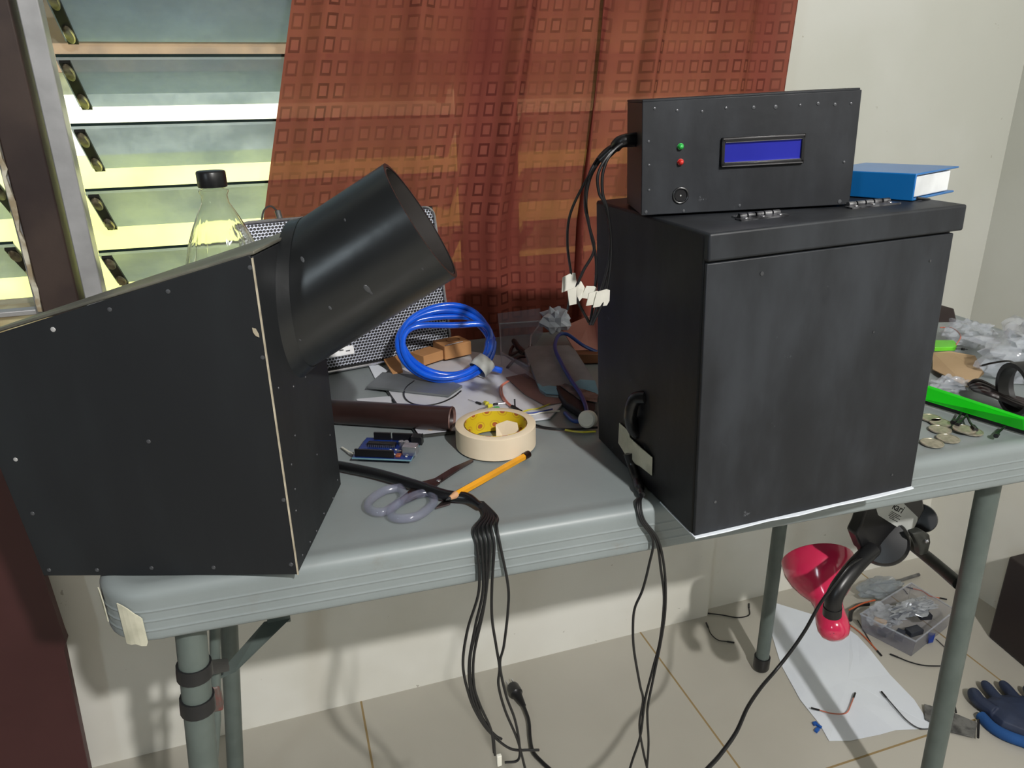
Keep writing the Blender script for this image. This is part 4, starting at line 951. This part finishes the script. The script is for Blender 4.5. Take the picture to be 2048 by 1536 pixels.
# grey device
hz_ = TZ+.012
hd = thing('external_drive', 'grey flat device with light blue corners leaning near the cabinet', 'device', T((P(1120, 735).x, P(1120, 735).y, TZ)))
hp = [(1048, 700), (1060, 692), (1138, 690), (1150, 698), (1196, 770), (1200, 795), (1092, 790), (1080, 780)]
hgt_ = [.030, .030, .028, .028, .012, .008, .006, .007]
top_ = [P(x, y, TZ+h) for (x, y), h in zip(hp, hgt_)]
obj('device_lid', MB().prism(top_, (0, -.002, -.006)), 'hdd', hd, bevel=.001)
bmp = [P(x, y, TZ+h+.0006) for (x, y), h in (((1074, 768), .0095), ((1104, 768), .0098), ((1108, 772), .009), ((1140, 770), .0105), ((1160, 760), .014), ((1190, 762), .0135), ((1198, 790), .0088), ((1140, 792), .007), ((1092, 788), .0066), ((1080, 780), .0076))]
obj('blue_corner', MB().prism(bmp, (0, 0, .0008)), 'hdd_blue', hd, smooth=False)
obj('corner_screw', MB().ball(P(1090, 781, TZ+.0085), .0014, 10, (1, 1, .4)), 'ink', hd)
# black adapter, white ring
slab('black_pouch', [(1105, 780), (1122, 776), (1195, 800), (1195, 838), (1172, 846), (1128, 818)], TZ+.001, .010, 'blk', 'black fabric pouch against the cabinet side', 'pouch', bevel=.003, smooth=True)
slab('grey_tape', [(1120, 772), (1130, 768), (1196, 790), (1194, 806), (1160, 800)], TZ+.0115, .001, 'pouch', 'strip of dull grey tape over the black pouch', 'tape')
tag(obj('plastic_disc', MB().lathe([(.010, 0), (.010, .010), (.008, .012), (.002, .012)], align(P(1178, 838, TZ+.010), V((-.5, -.6, .3))), 24), 'paper_tag'), 'white round plastic disc beside the cabinet', 'disc')
wpath('usb_cable', [P(1194, 704, TZ+.014), P(1165, 690, TZ+.022), P(1135, 669, TZ+.034), P(1117, 671, TZ+.036), P(1110, 695, TZ+.034), P(1122, 725, TZ+.026), P(1142, 760, TZ+.018), P(1162, 790, TZ+.015), P(1173, 820, TZ+.014), P(1168, 838, TZ+.008), P(1148, 842, TZ+.004), P(1130, 826, TZ+.003)], .0026, 'blue_usb', 'looped dark blue cable resting over the grey device', 'cable')
cp2 = MB().prism([P(1122, 655, TZ+.03), P(1186, 628, TZ+.045), P(1197, 640, TZ+.044), P(1197, 702, TZ+.008), P(1152, 704, TZ+.008)], (0, .0012, -.0012))
tag(obj('copper_board', cp2, 'copper', smooth=False), 'pink copper clad board leaning behind the grey device', 'board')
tag(obj('brown_block', MB().box(P(1175, 715, TZ+.008)+V((0, .004, 0)), (.045, .02, .014), rz=-.3), mat('brown_block', (120, 76, 48), .6), bevel=.001), 'brown block under the copper clad board', 'block')
def crumple(name, c, r, sq, mt, label, cat, seed, amp=.45, fr=2.2, nu=26, nv=16, solid=0, smooth=False, zmin=None, pinch=None):
    mb = MB(); vs = []; fs = []
    for j in range(nv+1):
        for i in range(nu):
            th_ = math.pi*j/nv; ph = 2*math.pi*i/nu; d = V((math.sin(th_)*math.cos(ph), math.sin(th_)*math.sin(ph), math.cos(th_)))
            k = 1+amp*(abs(mnoise.noise(d*fr+V((seed, 0, 0))))*1.8-.45)+amp*.16*mnoise.noise(d*fr*2.6+V((seed, 5, 0)))
            p = V((d.x*sq[0], d.y*sq[1], d.z*sq[2]))*r*k+V(c)
            if zmin is not None: p.z = max(p.z, zmin)
            vs.append(p)
    for j in range(nv):
        for i in range(nu): fs.append((j*nu+i, (j+1)*nu+i, (j+1)*nu+(i+1) % nu, j*nu+(i+1) % nu))
    mb.add(vs, fs); o = obj(name, mb, mt, smooth=smooth, solid=solid); return tag(o, label, cat)
crumple('crumpled_tissue', P(1112, 640, TZ+.045), .0185, (1.15, .8, 1.0), 'tissue', 'crumpled pale blue grey tissue by the curtain', 'tissue', 3, .62, 1.5, 13, 8)

# ------------------------------------------------------------ right end of the table
crumple('clear_bag', P(2080, 708, TZ+.03), .068, (1.0, .8, .55), 'clear_bag', 'large crumpled clear plastic bag at the right end of the table', 'plastic bag', 9, .5, 2.4, 40, 24, smooth=True, zmin=TZ+.001)
crumple('clear_bag', P(1935, 666, TZ+.018), .036, (1.0, .8, .45), 'clear_bag', 'clear bag standing behind the lime plastic clip', 'plastic bag', 21, .4, 2.4, 36, 20, smooth=True, zmin=TZ+.001)
tag(obj('black_adapter', MB().prism([P(1870, 616, TZ+.045), P(1910, 617, TZ+.045), P(1916, 645, TZ+.03), P(1870, 646, TZ+.03)], (0, .05, 0)), 'dark_bin', bevel=.003), 'small black block on the table by the far wall', 'block')
slab('lime_clip', [(1868, 688), (1906, 688), (1913, 696), (1910, 702), (1868, 703)], TZ+.012, .006, 'lime', 'lime green plastic piece beside the tan cardboard', 'plastic piece', bevel=.001)
wpath('jumper_wire', [P(1880, 655, TZ+.02), P(1905, 656, TZ+.02), P(1921, 672, TZ+.02), P(1912, 690, TZ+.018)], .0009, 'salmon', 'thin salmon wire arching over the lime piece')
wpath('jumper_wire', [P(1912, 698, TZ+.014), P(1922, 698, TZ+.013), P(1935, 699, TZ+.012)], [.0006]*9+[.002]*4+[.0006]*4, 'black_plastic', 'black pin tip pointing right from the lime piece')
cbp = [P(1865, 706, TZ+.008), P(1900, 704, TZ+.012), P(1950, 713, TZ+.012), P(1968, 748, TZ+.012), P(1935, 775, TZ+.010), P(1865, 740, TZ+.004)]
tag(obj('cardboard_sheet', MB().prism(cbp, (0, 0, .0012)), 'cardboard2', smooth=False), 'tan cardboard sheet on the table right of the cabinet', 'cardboard')
# green strip with black underside
ga, gb = (1866, 772), (2052, 822)
gs = thing('green_strip', 'bright green plastic bar lying on black trim across the table end', 'strip', T((P(1960, 810).x, P(1960, 810).y, TZ)))
gp = [P(1860, 806, TZ+.004), P(2075, 872, TZ+.004)]; gq_ = [p+V((0, .004, .024)) for p in gp]
obj('green_bar', MB().prism([gp[0]+V((0, 0, .004)), gp[1]+V((0, 0, .004)), P(2075, 842, TZ+.022), P(1860, 771, TZ+.022)], (-.006, .012, -.002)), 'green', gs, smooth=False, bevel=.0008)
obj('black_trim', MB().prism([gp[0]+V((0, 0, -.003)), gp[1]+V((0, 0, -.003)), gp[1]+V((0, 0, .004)), gp[0]+V((0, 0, .004))], (-.004, .014, 0)), 'black_plastic', gs, smooth=False)
crumple('clear_bag', P(1900, 770, TZ+.008), .020, (1.3, .8, .5), 'clear_bag', 'small clear bag between the green bar and the tan cardboard', 'plastic bag', 33, .4, 2.4, 30, 16, smooth=True, zmin=TZ+.001)
# black tape roll standing
c = P(2040, 778, TZ+.033)
blt = thing('black_tape_roll', 'black tape roll standing on edge at the right end of the table', 'tape roll', T((c.x, c.y, TZ)))
ma_ = align(c+V((0, 0, 0)), V((.95, -.32, .1)))
obj('tape', MB().lathe([(.031, -.009), (.0315, 0), (.031, .009), (.026, .009), (.026, -.009), (.031, -.009)], ma_, 48, False, False), 'black_tape', blt)
wpath('thin_wire', [P(1960, 732, TZ+.02), P(1985, 726, TZ+.028), P(2015, 722, TZ+.04), P(2030, 727, TZ+.05), P(2052, 738, TZ+.05)], .0013, 'cable', 'black wire arching above the black tape roll')
random.seed(5)
for i, lb in enumerate(('upper of the dark wires bunched behind the green bar', 'middle of the dark wires bunched behind the green bar', 'dark wire lowest in the bunch behind the green bar', 'dark wire bunched nearest to the black tape roll')):
    wpath('dark_wire', [P(1938+i*4, 770+i*3, TZ+.012), P(1955+i*6, 762+i*8, TZ+.02), P(1985+i*5, 775+i*7, TZ+.017), P(2010+i*6, 790+i*6, TZ+.014), P(2052, 802+i*5, TZ+.012)], .0032, mat('shiny_dark_insulation%d' % i, (52, 44, 44), .3) if i == 0 else bpy.data.materials['shiny_dark_insulation0'], lb, group='dark wires behind the green bar')
# coins
cz = {}
cl_ = [('small silver coin partly hidden behind the cabinet edge, farthest back', 1862, 838, 0), ('silver coin next nearest behind the middle one of the left column', 1880, 847, .0), ('silver coin in the middle of the left column', 1880, 861, 0), ('silver coin overlapping to the right of the left column', 1896, 879, 0), ('silver coin nearest the table edge by the cabinet', 1864, 888, 0), ('silver coin on top of the pair under the black terminals', 1928, 860, .0022), ('silver coin at the bottom of the pair under the black terminals', 1943, 865, 0)]
for lb, x, y, dz in cl_:
    c = P(x, y, TZ+dz); o = obj('coin', MB().lathe([(.0112, .0003), (.0115, .0006), (.0115, .0018), (.0111, .0021), (.0100, .0021), (.0098, .0018)], T((c.x, c.y, TZ+dz)), 40), 'coin'); tag(o, lb, 'coin', 'silver coins on the table right of the cabinet')
for px, lb in (([(1925, 822), (1915, 838), (1905, 845)], 'short black lead pointing left above the coins'), ([(1932, 826), (1940, 845), (1952, 860)], 'short black lead ending on the stacked coins'), ([(1940, 822), (1925, 840), (1914, 850)], 'black lead curled over the stacked coins'), ([(2010, 853), (1998, 864), (1992, 872)], 'short black lead with a bulb end under the green bar')):
    pts = [P(x, y, TZ+.005) for x, y in px]; n_ = (len(px)-1)*8+1
    wpath('black_lead', pts, [.0012]*(n_-5)+[.0026]*5, 'black_plastic', lb, group='black leads at the green bar')

# ------------------------------------------------------------ clamp lamp under the table
lm = thing('desk_lamp', 'black gooseneck lamp with a pink shade clipped under the table', 'lamp', T((.58, .68, TZ-.048)))
ly = .70
c = PY(1765, 1082, ly); vd = (c-CC).normalized()
base_m = align(c, -vd, V((0, 0, 1)))
obj('base', MB().lathe([(.030, -.006), (.0345, -.004), (.0358, 0), (.0345, .006), (.031, .010), (.012, .012), (.001, .0125)], base_m, 48), 'black_plastic', lm)
ub_ = MB().prism([PY(x, y, ly-.008) for x, y in ((1722, 1050), (1712, 1070), (1726, 1105), (1790, 1110), (1822, 1072), (1850, 1020), (1845, 985), (1735, 985), (1732, 1020))], (0, .02, 0))
obj('clamp_arm', ub_, 'black_plastic', lm, bevel=.003)
lob = PY(1838, 1036, ly+.004); obj('clamp_knob', MB().lathe([(.019, -.005), (.0215, 0), (.0205, .004), (.001, .005)], align(lob, -(lob-CC).normalized()) @ Matrix.Diagonal((1, 1.12, 1, 1)), 36), 'black_plastic', lm)
LBY = ly-.0085
lab = obj('paper_label', MB().prism([PY(x, y, LBY) for x, y in ((1752, 1016), (1800, 1000), (1835, 1034), (1834, 1042), (1822, 1067), (1818, 1069), (1756, 1030))], (0, -.0005, 0)), 'label', lm, smooth=False, label='white paper label with black print')
# printed words on the label
def text_obj(body, size, m, mt, parent, name='printed_text', ext=.0001):
    cu = bpy.data.curves.new(name, 'FONT'); cu.body = body; cu.size = size; cu.extrude = ext; cu.offset = size*.012
    to = bpy.data.objects.new('tmp', cu); COL.objects.link(to); bpy.context.view_layer.update()
    me = bpy.data.meshes.new_from_object(to.evaluated_get(bpy.context.evaluated_depsgraph_get()))
    COL.objects.unlink(to); bpy.data.objects.remove(to)
    mb = MB(); mb.v = [m @ v.co for v in me.vertices]; mb.f = [tuple(p.vertices) for p in me.polygons]
    o = obj(name, mb, mt, parent, smooth=False); bpy.data.meshes.remove(me); return o
lp0 = PY(1786, 1019, LBY-.0006); lp1 = PY(1826, 1041, LBY-.0006)
tm = frame(lp0, lp1-lp0, V((0, -1, 0)))
text_obj('kari', .0155, tm @ T((-.004, .0005, 0)), 'ink', lab)
ln = MB()
for k, (a0, a1) in enumerate(((.0, .024), (-.002, .019), (-.003, .023), (-.004, .011), (-.001, .02))):
    ln.bx((a0+.001*k, -.0038-.0022*k, 0), (a1+.001*k-.001, -.0029-.0022*k, .0001), tm)
obj('small_print', ln, 'ink', lab, smooth=False)
# arm
arm = smooth_path([PY(1745, 1098, ly-.012), PY(1722, 1120, ly-.02), PY(1700, 1145, ly-.028), PY(1678, 1175, ly-.034), PY(1667, 1200, ly-.036), PY(1665, 1225, ly-.036)], 8)
obj('arm', MB().tube(arm, .0115, 18), 'black_plastic', lm)
obj('arm_ferrule', MB().tube([PY(1665, 1213, ly-.036), PY(1664, 1229, ly-.036)], .0125, 18), 'black_plastic', lm)
# shade: axis from dome (bottom) up-left to the rim
s0 = PY(1667, 1255, ly+.012); s1 = PD(1634, 1118, CF.dot(s0-CC)+.075)
ax = (s1-s0); SLn = ax.length; sm_ = align(s0-ax.normalized()*.012, ax)
k = SLn/.10
sp = [(.0005, -.006), (.009, -.0045), (.015, .0), (.0182, .008), (.0185, .017), (.0172, .030), (.0165, .040), (.0185, .050), (.0265, .062), (.034, .077), (.039, .092), (.0415, .108)]
sp = [(r*1.27*(1+.10*math.sin(math.pi*min(1, max(0, (z-.045)/.075)))), z) for r, z in sp]; prof = [(r, z*k) for r, z in sp]; innerp = [(max(r-.0012, .0003), z*k+(.001 if i > 6 else -.0005)) for i, (r, z) in reversed(list(enumerate(sp)))]
shade = obj('lamp_shade', MB().lathe(prof+innerp, sm_, 56, True, True), 'pink', lm)
vh = MB()
for k_ in range(7):
    a_ = R(200+k_*22); vh.ball((0, 0, 0), .0013, 8, (1.8, .8, .5), sm_ @ T((.0135*math.cos(a_), .0135*math.sin(a_), -.0026)))
obj('vent_slots', vh, 'ink', shade)
cord = [PY(1722, 1117, ly-.034), PY(1700, 1130, ly-.046), PY(1672, 1165, ly-.050), PY(1640, 1208, ly-.048), PY(1612, 1258, ly-.048), PY(1585, 1298, ly-.048), PY(1552, 1340, ly-.05), PY(1522, 1375, ly-.07), PY(1495, 1415, ly-.10), PY(1472, 1465, ly-.13), PY(1440, 1510, ly-.15), PY(1405, 1550, ly-.17), PY(1360, 1620, ly-.18)]
rr_ = [.0021+.0006*i/96 for i in range(97)]
obj('power_cord', MB().tube(smooth_path(cord, 8), rr_, 10), 'cable', lm)

# ------------------------------------------------------------ floor things
def F0(x, y, z=0.0005): return P(x, y, z)
pg = [(1530, 1200), (1536, 1245), (1562, 1330), (1600, 1400), (1640, 1450), (1658, 1483), (1700, 1482), (1760, 1470), (1790, 1461), (1860, 1458), (1862, 1452), (1828, 1400), (1780, 1350), (1740, 1300), (1715, 1272), (1700, 1262), (1660, 1240)]
pm2 = MB(); ctr = V((0, 0, 0))
base = [F0(x, y) for x, y in pg]
for p in base: ctr += p
ctr /= len(base); vs = [ctr+V((0, 0, .0015))]+[ctr*.5+p*.5+V((0, 0, .0010+.0006*(i % 3))) for i, p in enumerate(base)]+[p+V((0, 0, .0006+.0006*(i % 2))) for i, p in enumerate(base)]
n = len(base); fs = [(0, 1+i, 1+(i+1) % n) for i in range(n)]+[(1+i, 1+n+i, 1+n+(i+1) % n, 1+(i+1) % n) for i in range(n)]
pm2.add(vs, fs); tag(obj('paper_sheet', pm2, 'paper', solid=.0004, smooth=False), 'large creased white paper sheet lying on the floor tiles', 'paper')
# components box
bxp = [(1722, 1240), (1770, 1300), (1845, 1310), (1893, 1250), (1862, 1188), (1780, 1200)]
fb = thing('component_box', 'open clear plastic box full of electronic bits on the floor', 'box', T((F0(1800, 1260).x, F0(1800, 1260).y, 0)))
q = [F0(1725, 1262, .001), F0(1822, 1312, .001), F0(1893, 1255, .001), F0(1815, 1205, .001)]
mb = MB(); hb = .045
qt = [p+(p-(q[0]+q[2])/2)*.12+V((0, 0, hb)) for p in q]
for i in range(4):
    j = (i+1) % 4; mb.add([q[i], q[j], qt[j], qt[i]], [(0, 1, 2, 3)])
mb.add(q, [(0, 1, 2, 3)]); obj('box_walls', mb, 'clear_box', fb, smooth=False, solid=.0012)
obj('box_rim', MB().tube(qt, .0022, 8, True), 'clear_bag', fb)
random.seed(21)
bits = [(1770, 1262, .022, (80, 84, 92), 'grey blue chip at the left of the component box'), (1800, 1270, .024, (62, 66, 76), 'dark part in the middle of the component box'), (1828, 1262, .030, (48, 52, 62), 'dark block at the right of the component box'), (1850, 1232, .038, (40, 42, 50), 'black part at the far right corner of the component box'), (1790, 1236, .034, (150, 152, 158), 'pale grey module at the back of the component box'), (1760, 1245, .026, (200, 160, 105), 'tan part at the back left of the component box')]
for i, (x, y, z, c, lb) in enumerate(bits):
    p = F0(x, y, z); o = obj('electronic_part', MB().box(p, (random.uniform(.022, .036), random.uniform(.014, .024), .012), rz=random.uniform(-1, 1)), mat('part_%s' % lb.split()[0], c, .35), bevel=.0015); tag(o, lb, 'component', 'parts inside the component box')
crumple('silver_bag', F0(1825, 1215, .052), .036, (1.5, .55, .35), mat('shiny_antistatic_bag', (185, 190, 198), .2, .6), 'shiny silver bag lying across the component box', 'bag', 41, .5, 2.6, 36, 18)
crumple('clear_bag', F0(1760, 1175, .022), .042, (1.3, .7, .45), 'grey_bag', 'flattened clear bag on the floor behind the component box', 'plastic bag', 51, .25, 2.2, 36, 18, smooth=True, zmin=.001)
crumple('clear_bag', F0(1770, 1230, .040), .040, (1.0, .7, .4), 'clear_bag', 'clear bag bulging over the left half of the component box', 'plastic bag', 57, .5, 2.2, 36, 18, smooth=True, zmin=.001)
def fw_(name, px, r, mt, lb, z=.0025, cat='wire', tips=None, group='jumper wires on the floor'):
    pts = [F0(x, y, z) for x, y in px]; o = obj(name, MB().tube(smooth_path(pts, 6), r, 8), mt)
    tag(o, lb, cat, group)
    if tips:
        for (s, e) in ((0, 1), (-1, -2)):
            d = (pts[s]-pts[e]).normalized(); obj('wire_tip', MB().tube([pts[s]-d*.001, pts[s]+d*.014], .0018, 8), 'black_plastic', o)
fw_('jumper_wire', [(1638, 1420), (1665, 1427), (1692, 1426), (1702, 1408), (1707, 1395)], .0012, 'salmon', 'salmon jumper wire on the white paper sheet', tips=1, z=.007)
fw_('jumper_wire', [(1772, 1394), (1790, 1415), (1815, 1442), (1840, 1457), (1870, 1457)], .0012, 'nail', 'grey jumper wire at the right of the paper sheet', tips=1, z=.007)
fw_('jumper_wire', [(1795, 1314), (1820, 1324), (1850, 1331), (1890, 1332)], .0013, 'cable', 'dark jumper wire in front of the component box', tips=1)
fw_('jumper_wire', [(1700, 1250), (1720, 1265), (1740, 1285), (1755, 1302)], .0013, 'orange', 'orange jumper wire between the lamp shade and component box', tips=1)
fw_('jumper_wire', [(1715, 1240), (1728, 1262), (1745, 1290), (1757, 1303)], .0010, 'cable', 'thin dark wire beside the orange one left of the component box')
fw_('jumper_wire', [(1698, 1220), (1725, 1207), (1750, 1200)], .0018, 'orange', 'orange wire behind the pink lamp shade', z=.03)
fw_('jumper_wire', [(1825, 1177), (1845, 1182), (1860, 1192), (1880, 1196)], .0012, 'orange', 'orange wire with a yellow end behind the component box', tips=1)
fw_('jumper_wire', [(1784, 1190), (1795, 1180), (1806, 1178), (1815, 1188)], .0011, 'cable', 'small dark curled wire behind the component box')
fw_('jumper_wire', [(1420, 1227), (1445, 1230), (1475, 1235), (1498, 1230), (1498, 1215)], .0013, 'cable', 'black wire on the floor along the wall corner', tips=1)
fw_('jumper_wire', [(1416, 1254), (1422, 1268), (1436, 1280), (1455, 1283)], .0011, 'cable', 'short curved wire in front of the wall corner', tips=1)
fw_('jumper_wire', [(1872, 1278), (1885, 1290), (1900, 1305)], .0009, 'nail', 'thin grey wire from the blue clip near the table leg')
fw_('jumper_wire', [(1700, 1240), (1703, 1222), (1718, 1210), (1738, 1208)], .0045, 'black_plastic', 'thick black cable piece left of the component box', z=.012)
tag(obj('blue_clip', MB().prism([F0(1855, 1270, .004), F0(1870, 1272, .004), F0(1866, 1285, .004), F0(1856, 1288, .004)], (0, 0, .008)), 'blue_bit', bevel=.001, smooth=False), 'dark blue clip right of the component box', 'clip')
tag(obj('blue_connector', MB().box(F0(1630, 1447, .003), (.008, .006, .005)).box(F0(1634, 1460, .003), (.010, .006, .005), rz=.4).box(F0(1638, 1452, .003), (.004, .010, .004), rz=.4), mat('cobalt_plastic', (24, 90, 180), .4), bevel=.0006), 'small blue connector left of the paper sheet', 'connector')
tag(obj('metal_rod', MB().tube([F0(1740, 1170, .004), F0(1800, 1161, .004), F0(1838, 1149, .004)], [.002, .0035, .0040], 10), 'pouch'), 'thin grey metal rod near the wall behind the bags', 'rod')
tag(obj('grey_pouch', MB().prism([F0(1848, 1410, .006), F0(1900, 1425, .008), F0(1955, 1448, .008), F0(1948, 1476, .004), F0(1900, 1465, .002), F0(1850, 1440, .002)], (0, 0, .003)), 'pouch', smooth=False), 'crinkled grey plastic pouch behind the front table leg', 'pouch')
fw_('black_pin', [(1910, 1414), (1912, 1425)], .0018, 'black_plastic', 'short black pin standing out of the grey pouch', z=.012)
fw_('black_pin', [(1957, 1440), (1956, 1475)], .0022, 'black_plastic', 'longer black pin between the grey pouch and glove', z=.01)
# glove
gl = thing('work_glove', 'dark blue rubber coated work glove lying palm down on the floor', 'glove', T((F0(2000, 1420).x, F0(2000, 1420).y, 0)))
def glove():
    gm = MB()
    palm = [(1962, 1412), (1985, 1402), (2020, 1402), (2060, 1405), (2100, 1440), (2110, 1490), (2050, 1480), (2000, 1460), (1972, 1435)]
    c = V((0, 0, 0)); ps = [F0(x, y, 0) for x, y in palm]
    for p in ps: c += p
    c /= len(ps); n = len(ps); rings = [(1, .001), (1.03, .008), (.92, .018), (.6, .025), (.2, .028)]
    vs = []
    for s, z in rings:
        for p in ps: q = c+(p-c)*s; vs.append(V((q.x, q.y, z)))
    fs = [(k*n+i, k*n+(i+1) % n, (k+1)*n+(i+1) % n, (k+1)*n+i) for k in range(len(rings)-1) for i in range(n)]
    fs.append(tuple(range((len(rings)-1)*n, len(rings)*n))); fs.append(tuple(range(n))[::-1]); gm.add(vs, fs)
    for px, r0 in (([(1990, 1425), (1958, 1402), (1945, 1382)], .0125), ([(2010, 1415), (1985, 1386), (1968, 1366)], .0095), ([(2055, 1425), (2025, 1390), (2004, 1366)], .0098), ([(2095, 1425), (2068, 1395), (2052, 1376)], .0095)):
        pts = smooth_path([F0(x, y, .014) for x, y in px], 5); n_ = len(pts)
        gm.tube(pts+[pts[-1]+(pts[-1]-pts[-2]).normalized()*.004], [r0]*(n_-3)+[r0*.97, r0*.9, r0*.72, r0*.35], 12)
    return gm
gv = obj('glove_body', glove(), 'glove', gl); sub = gv.modifiers.new('rm', 'REMESH'); sub.mode = 'VOXEL'; sub.voxel_size = .0016; sub.use_smooth_shade = True
sm2 = gv.modifiers.new('s', 'SMOOTH'); sm2.iterations = 3
obj('knit_cuff', MB().tube(smooth_path([F0(1962, 1432, .006), F0(1985, 1455, .008), F0(2015, 1472, .010), F0(2060, 1488, .010)], 5), .010, 12), 'glove_blue', gl)
# dark bin at right edge
tag(obj('dark_bin', MB().prism([V((1.335, .90, .001)), V((1.425, .90, .001)), V((1.425, .60, .001)), V((1.300, .62, .001))], (0, 0, .20)), 'dark_bin', bevel=.004), 'dark brown bin against the right wall', 'bin')
# plug on the floor
pl = thing('power_plug', 'black two pin power plug with its cord on the floor tiles', 'plug', T((F0(1035, 1395).x, F0(1035, 1395).y, 0)))
pa = F0(1024, 1372, .012); pb_ = F0(1048, 1412, .010); d = (pb_-pa).normalized()
obj('plug_body', MB().tube([pa, pa+d*.004, pa+d*.022, pa+d*.026, pb_], [.011, .0125, .0125, .009, .0042], 14), 'black_plastic', pl)
n_ = V((-d.y, d.x, 0))*.006
obj('prong', MB().box(pa-d*.008+n_, (.0015, .016, .006), rz=math.atan2(d.y, d.x)-R(90)), 'chrome', pl); obj('prong', MB().box(pa-d*.008-n_, (.0015, .016, .006), rz=math.atan2(d.y, d.x)-R(90)), 'chrome', pl)
obj('cord', MB().tube(smooth_path([pb_-d*.004, F0(1057, 1440, .008), F0(1060, 1475, .006), F0(1066, 1503, .006), F0(1085, 1525, .006), F0(1110, 1548, .006), F0(1150, 1590, .006)], 8), .0034, 10), 'cable', pl)
